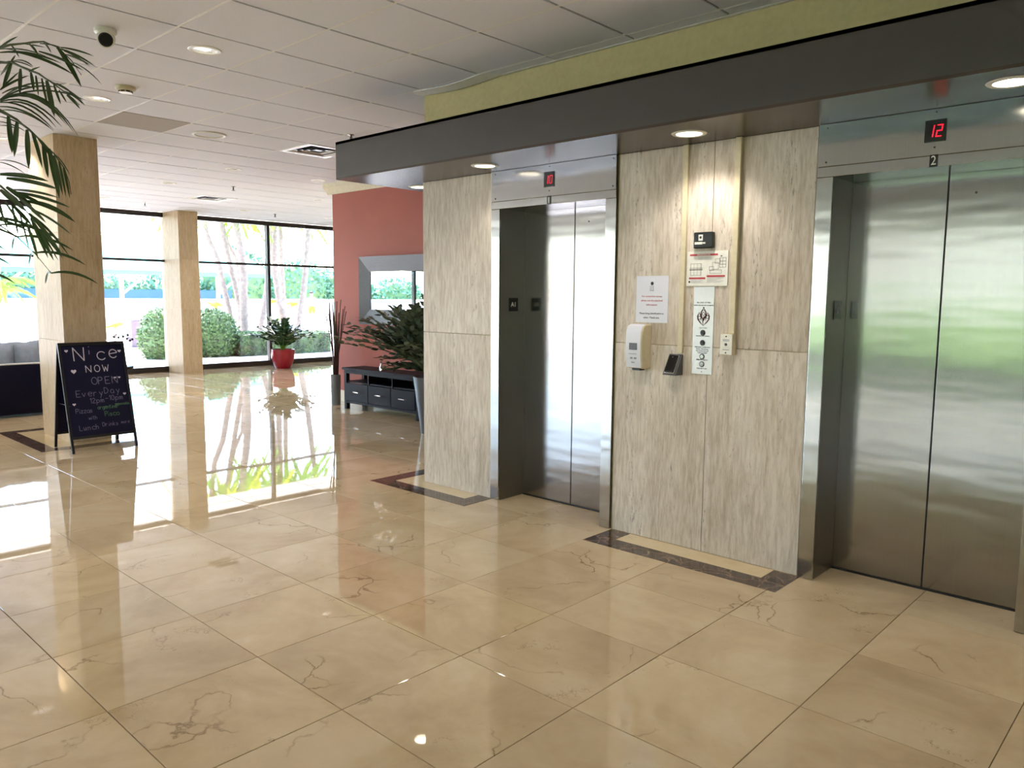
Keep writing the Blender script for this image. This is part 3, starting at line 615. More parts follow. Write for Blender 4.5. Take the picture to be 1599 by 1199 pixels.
struct(MB().box(2.6, -7.0, 0, 2.8, 6.5, ZC+0.02).obj('wall_east', 'cream_paint'))

# ---- columns
def column(name, x0, y0, x1, y1, seams):
    c_ = MB().box(x0+0.014, y0+0.014, 0, x1-0.014, y1-0.014, ZC+0.02).obj(name, 'base_stone'); struct(c_)
    for z0, z1 in zip(seams[:-1], seams[1:]):
        g = 0.001
        for q in ((x0, y0, x1, y0+0.014), (x0, y1-0.014, x1, y1), (x0, y0+0.0142, x0+0.014, y1-0.0142), (x1-0.014, y0+0.0142, x1, y1-0.0142)):
            MB().box(q[0], q[1], z0+g, q[2], q[3], z1-g, c=0.001).obj('stone_panel', 'column_travertine', c_)
column('column', -9.575, 2.70, -8.75, 3.11, (0.0, 1.05, 2.15, ZC))
column('column', -15.66, 6.655, -14.86, 7.04, (0.0, 1.25, 2.2, ZC))

# ---- glazed walls
def window(n, p0, p1, inward, zt=3.075, ztr=2.185):
    # p0,p1: ends in plan; frame members around two panes
    p0 = Vector(p0); p1 = Vector(p1); L = (p1-p0).length; ang = math.atan2((p1-p0).y, (p1-p0).x)
    w_ = root('window_%d' % n, (p0.x, p0.y, 0)); w_.rotation_euler = (0, 0, ang)
    f = 0.03; D0, D1 = -0.055, 0.055
    def mem(name, *b): MB().box(*b, c=0.002).obj(name, 'bronze_frame', w_)
    mem('window_sill', 0, D0, 0.0, L, D1, 0.105); mem('window_head', 0, D0, zt-0.05, L, D1, ZC)
    mem('mullion', 0, D0, 0.105, f, D1, zt-0.05); mem('mullion', L-f, D0, 0.105, L, D1, zt-0.05)
    mem('transom', f, D0, ztr-0.022, L-f, D1, ztr+0.022)
    MB().box(f, -0.004, 0.105, L-f, 0.004, ztr-0.022).obj('pane', 'window_glass', w_)
    MB().box(f, -0.004, ztr+0.022, L-f, 0.004, zt-0.05).obj('pane', 'window_glass', w_)
XG = -15.57; n = 1
ys = [0.03+2.22*k for k in range(-3, 6)]
ys[0] = -7.0; ys[-1] = 11.3
ys = [-7.0, -4.41, -2.19, 0.03, 2.25, 4.47, 6.69, 8.91, 11.3]
for a, b in zip(ys[:-1], ys[1:]):
    window(n, (XG, a), (XG, b), 1); n += 1
xs_ = [-15.57, -13.3, -11.0, -8.7, -6.4, -4.1, -1.8, 0.4, 2.6]
for a, b in zip(xs_[:-1], xs_[1:]):
    window(n, (a, -7.0), (b, -7.0), 1); n += 1

# ================================================================== LIGHT FITTINGS
def downlight(label, x, y, z, r, lampmat, grp, watt, bars=True):
    d = thing('downlight', label, 'ceiling light', (x, y, z), 0, grp)
    MB().lathe([(r-0.004, 0.004), (r-0.004, -0.004), (r+0.004, -0.007), (r+0.018, -0.005), (r+0.022, -0.0005), (r-0.004, 0.004)], n=36, cap=False).obj('trim_ring', 'white_plastic', d, smooth=True)
    MB().lathe([(r-0.004, 0.0), (r-0.012, 0.03), (r-0.03, 0.07), (0.03, 0.085)][:3], n=36, cap=False).obj('reflector', 'reflector', d, smooth=True)
    me = d.children[-1].data
    lp = MB().lathe([(0.0, 0.024), (r-0.011, 0.024)], n=28); lp.f = lp.f[:-1]; lp.mi = lp.mi[:-1]
    lp.obj('lens', lampmat, d)
    if bars:
        for k in (-1, 0, 1): MB().box(k*0.035-0.002, -r*0.8, 0.003, k*0.035+0.002, r*0.8, 0.022).obj('louvre', 'chrome', d)
    if watt:
        ld = bpy.data.lights.new('downlight_lamp', 'SPOT'); ld.energy = watt; ld.color = (1.0, 0.93, 0.84); ld.spot_size = R(120); ld.spot_blend = 0.6; ld.shadow_soft_size = 0.04
        lo = bpy.data.objects.new('downlight_lamp', ld); COL.objects.link(lo); lo.location = (x, y, z+0.012)
    return d
names_c = {(-1, 0): 'round recessed ceiling light right of the white dome camera', (-4, 0): 'round recessed ceiling light at the tips of the indoor palm fronds',
 (-8, 4): 'small recessed ceiling light midway between the round speaker and the far square air vent', (-11, 4): 'recessed ceiling light left of the far square air vent',
 (-8, 6): 'recessed ceiling light just left of the dark soffit end', (-11, 8): 'small recessed ceiling light beside the top left corner of the red wall',
 (-15, 8): 'small far recessed ceiling light above the middle window', (-15, 4): 'small far recessed ceiling light beside the top of the near stone column',
 (-15, 11): 'farthest recessed ceiling light by the window head near the red wall'}
for (i, j) in lamps_c:
    x, y = GX0+(i+0.5)*GDX, GY0+(j+0.5)*GDY
    lb = names_c.get((i, j))
    grp = 'recessed lights in the tiled ceiling'
    if lb is None: lb = 'unseen recessed ceiling light, added out of the picture or hidden behind the column'; grp = 'hidden recessed ceiling lights'
    downlight(lb, x, y, ZC, HOLE_R, 'lamp_dim', grp, 0 if (i, j) == (-8, 6) else 34)
sl = ['recessed light under the soffit by the red wall, half hidden by the stone pier', 'recessed light under the dark soffit just left of the first elevator header',
      'bright recessed light under the soffit above the wall notices', 'bright recessed light under the soffit above the second elevator, at the picture edge', 'recessed light under the soffit beyond the picture edge']
for k, (x, y) in enumerate(XL):
    downlight(sl[k], x, y, zs, 0.075, 'lamp_white', 'recessed lights under the soffit', 14 if k != 1 else 7, bars=(k == 1))

# ---- other ceiling fittings
def sprinkler(x, y, label):
    s_ = thing('sprinkler_head', label, 'sprinkler', (x, y, ZC), 0, 'ceiling sprinkler heads')
    MB().lathe([(0.034, 0.0), (0.034, -0.004), (0.014, -0.008), (0.010, -0.012), (0.0, -0.012)], n=20).obj('escutcheon', 'chrome', s_, smooth=True)
    m_ = MB().tube([(0, 0, -0.01), (0, 0, -0.06)], 0.006); m_.tube([(0.006, 0, -0.012), (0.02, 0, -0.035), (0.004, 0, -0.058)], 0.003, 6); m_.tube([(-0.006, 0, -0.012), (-0.02, 0, -0.035), (-0.004, 0, -0.058)], 0.003, 6)
    m_.obj('sprinkler_frame', 'dark_grey_metal', s_)
    MB().lathe([(0.0, -0.058), (0.026, -0.058), (0.028, -0.062), (0.0, -0.062)], n=16).obj('deflector', 'dark_grey_metal', s_)
sprinkler(-10.96, 5.75, 'sprinkler head left of the far square air vent, over the windows')
sprinkler(-14.06, 5.73, 'sprinkler head nearest the window left of the far column')
sprinkler(-6.55, 4.69, 'sprinkler head hanging just above the end of the dark soffit')
sprinkler(-14.0, 8.2, 'far sprinkler head above the two palm windows')
sd_ = thing('smoke_detector', 'round cream smoke detector on a ceiling tile above the palm', 'smoke detector', (-6.40, 2.50, ZC))
MB().lathe([(0.075, 0.0), (0.075, -0.012), (0.07, -0.022), (0.052, -0.028)], n=32).obj('base', 'ivory_plastic', sd_, smooth=True)
MB().lathe([(0.050, -0.0285), (0.046, -0.044), (0.0, -0.044)], n=32).obj('sensor_housing', 'ivory_plastic', sd_, smooth=True)
for k in range(8):
    a = k*math.pi/4; MB().box(0.0475, -0.013, -0.041, 0.0505, 0.013, -0.032).obj('vent_slot', 'black_plastic', sd_).rotation_euler = (0, 0, a)
cam_t = thing('dome_camera', 'white security camera with black eyeball lens on the ceiling', 'camera', (-5.12, 1.90, ZC))
MB().lathe([(0.062, 0.0), (0.062, -0.022), (0.052, -0.034), (0.0, -0.034)], n=32).obj('mount', 'white_plastic', cam_t, smooth=True)
bm = bmesh.new(); bmesh.ops.create_uvsphere(bm, u_segments=28, v_segments=18, radius=0.052)
ball = MB().bm(bm).obj('camera_ball', 'white_plastic', cam_t, smooth='all', loc=(0.0, 0, -0.052))
dirv = Vector((0.85, -0.35, -0.42)).normalized()
ln = MB().lathe([(0.040, 0.030), (0.040, 0.050), (0.034, 0.056), (0.0, 0.058)], n=28).obj('lens_cover', 'dark_seam', ball, smooth=True); ln.rotation_euler = dirv.to_track_quat('Z', 'Y').to_euler()
rg = MB().lathe([(0.041, 0.026), (0.047, 0.028), (0.047, 0.044), (0.041, 0.046)], n=28, cap=False).obj('lens_collar', 'white_plastic', ball, smooth=True); rg.rotation_euler = ln.rotation_euler
sp = thing('ceiling_speaker', 'round white ceiling speaker grille beside the stained tile', 'speaker', (-7.62, 3.76, ZC))
MB().lathe([(0.160, 0.0), (0.160, -0.010), (0.142, -0.014), (0.132, -0.009), (0.132, -0.002)], n=40, cap=False).obj('speaker_rim', 'white_plastic', sp, smooth=True)
MB().lathe([(0.131, -0.001), (0.131, -0.004), (0.0, -0.006)], n=40).obj('grille', 'ceiling_tile', sp, smooth=True)
def vent(i, j, label):
    x, y = GX0+(i+0.5)*GDX, GY0+(j+0.5)*GDY; h = 0.304
    v_ = thing('air_vent', label, 'air vent', (x, y, ZC), 0, 'square ceiling air vents')
    fr = MB()
    fr.box(-h, -h, -0.004, h, -h+0.065, 0.012); fr.box(-h, h-0.065, -0.004, h, h, 0.012); fr.box(-h, -h+0.065, -0.004, -h+0.065, h-0.065, 0.012); fr.box(h-0.065, -h+0.065, -0.004, h, h-0.065, 0.012)
    fr.obj('vent_frame', 'white_plastic', v_)
    MB().box(-h+0.065, -h+0.065, 0.008, h-0.065, h-0.065, 0.012).obj('vent_back', 'black_plastic', v_)
    for k in range(4):                            # concentric four-way louvres
        q = h-0.075-k*0.05; b = MB()
        if q < 0.03: break
        for r_ in range(4):
            ca, sa = math.cos(r_*math.pi/2), math.sin(r_*math.pi/2)
            pts = [(-q, -q, -0.003), (q, -q, -0.003), (q-0.028, -q+0.028, 0.007), (-q+0.028, -q+0.028, 0.007)]
            b.poly([(x_*ca-y_*sa, x_*sa+y_*ca, z_) for x_, y_, z_ in pts])
            b.poly([(x_*ca-y_*sa, x_*sa+y_*ca, z_+0.0008) for x_, y_, z_ in reversed(pts)])
        b.obj('louvre', 'tee_metal' if k % 2 == 0 else 'grey_frame', v_)
vent(-5, 4, 'square white air vent in the ceiling beside the dark soffit')
vent(-13, 6, 'square white air vent in the far ceiling over the columns')

# ================================================================== ON THE ELEVATOR WALL
def on_wall(name, label, cat, x, z, group=None): return thing(name, label, cat, (x, YW, z), 0, group)
# cable raceways
r1 = MB().box(-2.487, YW-0.020, 1.205, -2.453, YW, 2.440, c=0.003).obj('cable_raceway', 'ivory_plastic'); tag(r1, 'cream cable raceway down the stone wall to the card reader', 'raceway')
r2 = MB().box(-2.150, YW-0.026, 1.336, -2.113, YW, 2.440, c=0.003).obj('cable_raceway', 'ivory_plastic'); tag(r2, 'cream cable raceway down the stone wall to the small switch box', 'raceway')
# folded paper notice
pn = on_wall('paper_notice', 'white paper notice in a clear sleeve above the soap dispenser', 'notice', -2.688, 1.53)
MB().box(-0.116, -0.003, -0.145, 0.116, 0, 0.145).obj('sheet', 'paper', pn)
rotw = (R(90), 0, 0)
MB().lathe([(0.0, -0.0034), (0.011, -0.0034), (0.011, -0.003)], (0, 0, 0.098), 14, axis='Y').obj('emblem', 'ink_dark', pn)
b = MB()
for k in range(3): b.add([(-0.014+k*0.011, -0.0034, 0.056), (-0.011+k*0.011, -0.0034, 0.056), (-0.011+k*0.011, -0.0034, 0.084), (-0.014+k*0.011, -0.0034, 0.084)], [(0, 1, 2, 3)])
b.add([(-0.016, -0.0034, 0.052), (0.014, -0.0034, 0.052), (0.014, -0.0034, 0.055), (-0.016, -0.0034, 0.055)], [(0, 1, 2, 3)])
stuff(b.obj('emblem_lines', 'ink_grey', pn))
for k, (tx, mt) in enumerate((('For contactless access', 'ink_red'), ('please see the attached', 'ink_red'), ('information', 'ink_red'))):
    text('notice_line', tx, 0.0165, mt, pn, (0, -0.0034, 0.018-k*0.026), rotw)
text('notice_line', 'Please bring identification to', 0.0155, 'ink_dark', pn, (0, -0.0034, -0.088), rotw)
text('notice_line', 'enter. Thank you.', 0.0165, 'ink_dark', pn, (0, -0.0034, -0.114), rotw)
# evacuation plan
pl = on_wall('evacuation_plan', 'white floor plan sign with red bars below the black box', 'sign', -2.312, 1.713)
MB().box(-0.134, -0.006, -0.102, 0.134, 0, 0.102, c=0.001).obj('plan_board', 'white_plastic', pl)
def flat(mb, x0, z0, x1, z1, y=-0.0068): mb.add([(x0, y, z0), (x1, y, z0), (x1, y, z1), (x0, y, z1)], [(0, 1, 2, 3)])
b = MB(); flat(b, -0.115, 0.075, 0.068, 0.086); flat(b, -0.117, -0.062, -0.008, -0.051); flat(b, 0.0, -0.050, 0.118, -0.039); b.obj('red_bar', 'ink_red', pl)
b = MB()
def outline(b, x0, z0, x1, z1, t=0.0016): flat(b, x0, z0, x1, z0+t); flat(b, x0, z1-t, x1, z1); flat(b, x0, z0, x0+t, z1); flat(b, x1-t, z0, x1, z1)
outline(b, -0.108, -0.040, -0.036, 0.030)
for k in range(4): flat(b, -0.108+k*0.022, -0.040, -0.1068+k*0.022, 0.030)
flat(b, -0.116, -0.008, -0.028, -0.004); flat(b, -0.116, 0.002, -0.028, 0.004)
outline(b, 0.080, 0.005, 0.122, 0.062); outline(b, 0.052, 0.028, 0.085, 0.056); outline(b, 0.035, -0.005, 0.075, 0.035); outline(b, 0.020, -0.030, 0.095, -0.008); outline(b, 0.015, -0.012, 0.045, 0.012)
flat(b, 0.080, 0.022, 0.122, 0.024); flat(b, 0.080, 0.04, 0.122, 0.042); flat(b, 0.1, 0.005, 0.1016, 0.062)
flat(b, 0.086, 0.068, 0.096, 0.074); flat(b, -0.119, -0.083, -0.108, -0.072)
b.obj('floor_plan', 'ink_dark', pl)
text('plan_title', 'EVACUATION PLAN', 0.0095, 'white_plastic', pl, (-0.024, -0.0072, 0.0805), rotw, bold=0.0002)
b = MB()
for k in range(3): flat(b, -0.104, -0.072-k*0.006, -0.02-(k % 2)*0.02, -0.0705-k*0.006)
for k in range(5): flat(b, 0.002, -0.056-k*0.006, 0.11-(k % 3)*0.02, -0.0545-k*0.006)
for k in range(3): flat(b, -0.06, 0.066-k*0.006, 0.03, 0.0675-k*0.006)
stuff(b.obj('small_print', 'ink_grey', pl))
# black card reader box
bx = on_wall('access_box', 'small black box with white sticker above the floor plan sign', 'box', -2.330, 1.877)
MB().box(-0.062, -0.035, -0.047, 0.062, 0, 0.047, c=0.006).obj('housing', 'black_plastic', bx)
b = MB(); flat(b, -0.028, -0.002, 0.0, 0.032, -0.0356); flat(b, -0.052, -0.024, -0.002, -0.010, -0.0356); flat(b, -0.0, -0.021, 0.018, -0.012, -0.0356); b.obj('sticker', 'white_plastic', bx)
MB().lathe([(0.0, -0.0362), (0.008, -0.0362), (0.008, -0.0358)], (-0.014, 0, 0.016), 14, axis='Y').obj('sticker_symbol', 'ink_dark', bx)
# steel call station plate
cs = on_wall('call_plate', 'tall steel elevator call plate with instructions and round buttons', 'panel', -2.325, 1.345)
MB().box(-0.067, -0.004, -0.258, 0.067, 0, 0.262, c=0.001).obj('plate', 'plate_steel', cs)
text('plate_text', 'IN CASE OF FIRE', 0.0125, 'ink_dark', cs, (0, -0.0045, 0.168), rotw)
text('plate_text', 'ELEVATORS ARE OUT OF SERVICE', 0.0085, 'ink_dark', cs, (0, -0.0045, 0.152), rotw, bold=0.0002)
MB().lathe([(0.0, -0.0046), (0.005, -0.0046), (0.005, -0.004)], (0.0, 0, 0.138), 10, axis='Y').obj('plate_dot', 'ink_dark', cs)
# flame emblem: three flames round small circles
fl = MB()
def blade(pts, w):
    L_, R_ = [], []
    for i, p in enumerate(pts):
        a_ = pts[max(i-1, 0)]; c_ = pts[min(i+1, len(pts)-1)]; dx, dz = c_[0]-a_[0], c_[1]-a_[1]; q = math.hypot(dx, dz) or 1
        L_.append((p[0]-dz/q*w[i], p[1]+dx/q*w[i])); R_.append((p[0]+dz/q*w[i], p[1]-dx/q*w[i]))
    for i in range(len(pts)-1):
        fl.add([(L_[i][0], -0.0046, L_[i][1]), (R_[i][0], -0.0046, R_[i][1]), (R_[i+1][0], -0.0046, R_[i+1][1]), (L_[i+1][0], -0.0046, L_[i+1][1])], [(0, 1, 2, 3)])
for s_ in (-1, 1):
    blade([(0.0, 0.032), (s_*0.022, 0.052), (s_*0.036, 0.070), (s_*0.038, 0.088), (s_*0.028, 0.112)], [0.001, 0.004, 0.0045, 0.005, 0.0005])
    blade([(s_*0.016, 0.060), (s_*0.015, 0.080), (s_*0.020, 0.095), (s_*0.028, 0.112)], [0.001, 0.004, 0.004, 0.0005])
    blade([(0.0, 0.060), (s_*0.014, 0.092), (s_*0.016, 0.110), (s_*0.006, 0.126), (s_*0.002, 0.134)], [0.003, 0.004, 0.004, 0.004, 0.0005])
blade([(0.0, 0.032), (-0.004, 0.060), (0.004, 0.088)], [0.001, 0.003, 0.003])
fl.obj('flame_emblem', 'logo_maroon', cs)
def ringm(cx, cz, r0, r1, y=-0.0046, n=22):
    m_ = MB(); vs = []
    for k in range(n):
        a_ = 2*math.pi*k/n; vs += [(cx+r0*math.cos(a_), y, cz+r0*math.sin(a_)), (cx+r1*math.cos(a_), y, cz+r1*math.sin(a_))]
    m_.add(vs, [(2*k, 2*k+1, (2*k+3) % (2*n), (2*k+2) % (2*n)) for k in range(n)]); return m_
for cx, cz in ((-0.026, 0.078), (0.0, 0.102), (0.027, 0.084)): ringm(cx, cz, 0.007, 0.0105).obj('emblem_ring', 'logo_maroon', cs)
text('plate_text', 'USE STAIRS', 0.0105, 'ink_grey', cs, (0, -0.0045, 0.018), rotw)
for (cz, nm, mt) in ((-0.010, 'key_switch', 'dark_grey_metal'), (-0.070, 'key_switch', 'dark_grey_metal'), (-0.152, 'call_button', 'chrome'), (-0.198, 'call_button', 'chrome')):
    MB().lathe([(0.0, -0.010), (0.011, -0.010), (0.0125, -0.008), (0.0125, -0.0042)], (0, 0, cz), 24, axis='Y').obj(nm, mt, cs, smooth=True)
    ringm(0, cz, 0.0130, 0.0175).obj('button_ring', 'ink_dark', cs)
text('plate_text', 'INDEPENDENT SERVICE', 0.0085, 'ink_dark', cs, (0, -0.0045, -0.030), rotw)
for k, tx in enumerate(('EMERGENCY OPERATION', 'PHASE 1 FIRE RECALL', 'KEY ON BY-PASS OFF', 'TURN TO RESET')):
    text('plate_text', tx, 0.0088, 'ink_dark', cs, (0, -0.0045, -0.096-k*0.0115), rotw, bold=0.0001)
text('plate_text', 'PRESS FOR SERVICE', 0.0088, 'ink_dark', cs, (0, -0.0045, -0.172), rotw, bold=0.0002)
text('plate_text', 'PUSH BUTTON', 0.010, 'ink_dark', cs, (0, -0.0045, -0.224), rotw, bold=0.0002)
MB().lathe([(0.0, -0.006), (0.003, -0.006), (0.003, -0.004)], (0, 0, -0.243), 10, axis='Y').obj('plate_screw', 'dark_grey_metal', cs)
# small switch box
sb = on_wall('switch_box', 'small cream surface box with steel face at the raceway end', 'switch', -2.152, 1.275)
MB().box(-0.038, -0.042, -0.060, 0.040, 0, 0.060, c=0.003).obj('box', 'ivory_plastic', sb)
MB().box(-0.036, -0.046, -0.058, 0.038, -0.042, 0.058, c=0.001).obj('face_plate', 'white_plastic', sb)
b = MB(); flat(b, -0.02, 0.026, 0.022, 0.029, -0.0465); flat(b, -0.02, 0.019, 0.022, 0.022, -0.0465); flat(b, -0.02, -0.032, 0.022, -0.029, -0.0465); b.obj('label_print', 'ink_grey', sb)
for z_ in (0.046, -0.048, 0.0): MB().lathe([(0.0, -0.049), (0.004 if z_ else 0.008, -0.049), (0.004 if z_ else 0.008, -0.046)], (0.001, 0, z_), 12, axis='Y').obj('screw' if z_ else 'button', 'dark_grey_metal', sb)
# soap / sanitizer dispenser
dp = on_wall('hand_sanitizer_dispenser', 'white wall hand sanitizer dispenser with cream side below the paper notice', 'dispenser', -2.745, 1.235)
prof = [(-0.0, -0.135), (-0.055, -0.140), (-0.095, -0.130), (-0.108, -0.060), (-0.112, 0.020), (-0.108, 0.090), (-0.092, 0.128), (-0.060, 0.140), (0.0, 0.140)]
b = MB(); n_ = len(prof); hw = 0.062
b.add([(-hw, y_, z_) for y_, z_ in prof]+[(hw, y_, z_) for y_, z_ in prof], [tuple(range(n_)), tuple(range(2*n_-1, n_-1, -1))]+[(k, n_+k, n_+(k+1) % n_, (k+1) % n_) for k in range(n_)])
o = b.obj('housing', 'ivory_plastic', dp, smooth=True)
md = o.modifiers.new('edge', 'BEVEL'); md.width = 0.008; md.segments = 3; md.limit_method = 'ANGLE'; md.angle_limit = R(50)
b = MB(); pf = prof[2:8]; s_ = 0.054
b.add([(-s_, y_-0.0035, z_) for y_, z_ in pf]+[(s_, y_-0.0035, z_) for y_, z_ in pf]+[(-s_, y_+0.004, z_) for y_, z_ in pf]+[(s_, y_+0.004, z_) for y_, z_ in pf],
      [(k+1, k, 6+k, 7+k) for k in range(5)]+[(k, k+1, 13+k, 12+k) for k in range(5)]+[(7+k, 6+k, 18+k, 19+k) for k in range(5)]+[(0, 12, 18, 6), (5, 11, 23, 17)])
b.obj('front_cover', 'paper', dp, smooth=True)
MB().box(-0.028, -0.1175, -0.018, 0.030, -0.108, 0.024, c=0.002).obj('sight_window', 'grey_frame', dp)
b = MB(); flat(b, -0.03, -0.045, 0.03, -0.042, -0.1155); flat(b, -0.02, -0.075, -0.002, -0.065, -0.1125); flat(b, 0.008, -0.075, 0.026, -0.065, -0.1125); flat(b, -0.012, -0.100, 0.012, -0.094, -0.110); b.obj('cover_print', 'ink_grey', dp)
MB().box(-0.03, -0.075, -0.150, 0.03, -0.02, -0.134, c=0.003).obj('nozzle_guard', 'dark_grey_metal', dp)
# angled card reader on bracket
cr_ = on_wall('card_reader', 'black card reader tilted on a grey bracket below the raceway', 'card reader', -2.50, 1.135)
b = MB()
b.add([(-0.045, 0, -0.062), (0.045, 0, -0.062), (0.045, 0, 0.062), (-0.045, 0, 0.062), (-0.045, -0.085, -0.062), (0.045, -0.085, -0.062), (0.045, -0.010, 0.062), (-0.045, -0.010, 0.062)],
      [(0, 3, 2, 1), (4, 5, 6, 7), (0, 1, 5, 4), (3, 7, 6, 2), (1, 2, 6, 5), (0, 4, 7, 3)])
b.obj('bracket', 'grey_frame', cr_)
q = MB().box(-0.030, -0.018, -0.058, 0.030, 0.0, 0.058, c=0.005).obj('reader_body', 'black_plastic', cr_, loc=(0, -0.0495, 0.001)); q.rotation_euler = (R(-31), 0, 0)
q2 = MB().box(-0.033, -0.008, -0.061, 0.033, 0.0, 0.061, c=0.003).obj('reader_rim', 'chrome', cr_, loc=(0, -0.0475, 0.0)); q2.rotation_euler = (R(-31), 0, 0)
MB().lathe([(0.0, -0.0195), (0.0035, -0.0195), (0.0035, -0.017)], (0, 0, 0.042), 10, axis='Y').obj('status_light', 'chrome', q)

# ================================================================== AGAINST THE RED WALL
mi = thing('wall_mirror', 'wide rectangular mirror in a broad grey metal frame on the red wall', 'mirror', (-7.945, YR, 0))
mx0, mx1, mz0, mz1, fw_ = -0.99, 0.99, 1.146, 2.066, 0.205
for nm, q in (('left', [(mx0, mz0), (mx0+fw_, mz0+fw_), (mx0+fw_, mz1-fw_), (mx0, mz1)]), ('right', [(mx1, mz0), (mx1, mz1), (mx1-fw_, mz1-fw_), (mx1-fw_, mz0+fw_)]),
              ('top', [(mx0, mz1), (mx0+fw_, mz1-fw_), (mx1-fw_, mz1-fw_), (mx1, mz1)]), ('bottom', [(mx0, mz0), (mx1, mz0), (mx1-fw_, mz0+fw_), (mx0+fw_, mz0+fw_)])):
    ins = [abs(p[0]) < 0.9*abs(mx0) for p in q]
    b = MB(); fr_ = [(p[0], -0.060 if not i_ else -0.030, p[1]) for p, i_ in zip(q, ins)]; bk = [(p[0], -0.001, p[1]) for p in q]
    b.add(fr_+bk, [(0, 1, 2, 3), (7, 6, 5, 4)]+[(k, k+4, (k+1) % 4+4, (k+1) % 4) for k in range(4)])
    b.obj('frame_side', 'grey_frame', mi)
MB().box(mx0+fw_-0.002, -0.022, mz0+fw_-0.002, mx1-fw_+0.002, -0.003, mz1-fw_+0.002).obj('mirror_glass', 'mirror_glass', mi)
MB().box(mx0+fw_, -0.029, mz0+fw_, mx0+fw_+0.018, -0.0225, mz1-fw_).obj('inner_edge', 'black_frame', mi)

# console table
ct_ = thing('console_table', 'dark espresso console table with open cubbies and three drawers', 'table', (-8.86, 6.17, 0))
LW, DW, HT = 1.56, 0.36, 0.565
MB().box(-0.02, -0.02, HT-0.028, LW+0.02, DW, HT, c=0.003).obj('tabletop', 'espresso_wood', ct_)
for x_ in (0, LW-0.055):
    for y_ in (0, DW-0.065): MB().box(x_, y_, 0, x_+0.055, y_+0.055, HT-0.028, c=0.003).obj('leg', 'espresso_wood', ct_)
MB().box(0.055, 0.003, HT-0.075, LW-0.055, 0.03, HT-0.028).obj('top_rail', 'espresso_wood', ct_)
MB().box(0.055, 0.003, 0.085, LW-0.055, 0.03, 0.115).obj('bottom_rail', 'espresso_wood', ct_)
MB().box(0.02, 0.02, 0.365, LW-0.02, DW-0.02, 0.383).obj('shelf', 'espresso_wood', ct_)
MB().box(0.02, 0.02, 0.095, LW-0.02, DW-0.02, 0.112).obj('bottom_board', 'espresso_wood', ct_)
MB().box(0.535, DW-0.03, 0.11, LW-0.02, DW-0.018, HT-0.03).obj('back_board', 'espresso_wood', ct_)
for k in (1, 2): MB().box(0.03+k*0.5-0.009, 0.01, 0.11, 0.03+k*0.5+0.009, DW-0.02, HT-0.03).obj('divider', 'espresso_wood', ct_)
for k in range(3):
    x0_ = 0.058+k*0.482; x1_ = x0_+0.472
    dr = MB().box(x0_, -0.004, 0.120, x1_, 0.016, 0.360, c=0.003).obj('drawer', 'espresso_wood', ct_)
    xm = (x0_+x1_)/2
    MB().tube([(xm-0.06, -0.004, 0.245), (xm-0.058, -0.024, 0.245), (xm+0.058, -0.024, 0.245), (xm+0.06, -0.004, 0.245)], 0.008, 8).obj('handle', 'chrome', dr)
gl_ = thing('glass_bottle', 'tiny clear bottle standing on the front edge of the console table', 'bottle', (-8.10, 6.22, HT))
MB().lathe([(0.0, 0.0), (0.022, 0.0), (0.023, 0.05), (0.012, 0.075), (0.010, 0.105), (0.013, 0.108)], n=18).obj('bottle_body', 'chrome', gl_, smooth=True)
MB().lathe([(0.0095, 0.1085), (0.0095, 0.125), (0.0, 0.125)], n=12).obj('stopper', 'dark_grey_metal', gl_)

# tall vase with reeds
vs_ = thing('floor_vase', 'tall grey cylinder vase standing at the corner of the red wall', 'vase', (-9.25, 6.30, 0))
MB().lathe([(0.0, 0.0), (0.062, 0.0), (0.066, 0.02), (0.070, 0.425), (0.066, 0.43), (0.060, 0.425), (0.058, 0.30), (0.0, 0.30)], n=32).obj('vase_body', 'grey_ceramic', vs_, smooth=True)
rb = thing('reed_bundle', 'bundle of tall brown reeds fanning out of the grey floor vase', 'decoration', (-9.25, 6.30, 0.30))
random.seed(3)
for k in range(24):
    a = k*2.4; r0 = random.uniform(0.005, 0.035); r1 = random.uniform(0.04, 0.16); h = random.uniform(0.85, 1.2)
    ax, ay = math.cos(a), math.sin(a)
    MB().tube([(ax*r0, ay*r0, 0.002), (ax*(r0+0.2*(r1-r0)), ay*(r0+.2*(r1-r0)), h*0.4), (ax*r1, ay*r1, h)], [0.008, 0.0085, 0.006], 6).obj('reed', 'stick_green' if k % 6 == 5 else 'stick_brown', rb)

# plants with arching stems of paired leaves
def zz(parent, base, stems, leafmat_, stemmat, seed):
    rnd = random.Random(seed)
    for (az, lean, L, nl, ls, *dr_) in stems:
        dr = dr_[0] if dr_ else 0.30
        b = MB(); ax, ay = math.cos(az), math.sin(az); pts = []
        N = 9
        for k in range(N+1):
            t_ = k/N; out_ = lean*L*(t_**1.6); up_ = L*(t_-dr*lean*t_*t_)
            pts.append(Vector((base[0]+ax*(0.02+out_), base[1]+ay*(0.02+out_), base[2]+up_)))
        b.tube(pts, [0.009*(1-0.7*k/N) for k in range(N+1)], 6, mi=1)
        for k in range(nl):
            t_ = 0.28+0.70*k/(nl-1); f_ = t_*N; i_ = min(int(f_), N-1); p_ = pts[i_].lerp(pts[i_+1], f_-i_)
            d_ = (pts[i_+1]-pts[i_]).normalized(); sd_v = d_.cross(Vector((0, 0, 1)))
            if sd_v.length < 0.05: sd_v = Vector((-ay, ax, 0))
            sd_v.normalize()
            for s_ in (-1, 1):
                tip = p_+(sd_v*s_*0.75+d_*0.6+Vector((0, 0, rnd.uniform(-0.25, 0.35)))).normalized()*ls*(1-0.35*abs(t_-0.6))
                nv = d_.cross(sd_v*s_)*s_+Vector((rnd.uniform(-.5, .5), rnd.uniform(-.5, .5), 0.2))
                b.leaf(p_, tip, ls*0.46, nv, 4)
        b.obj('leafy_stem', [leafmat_, stemmat], parent)
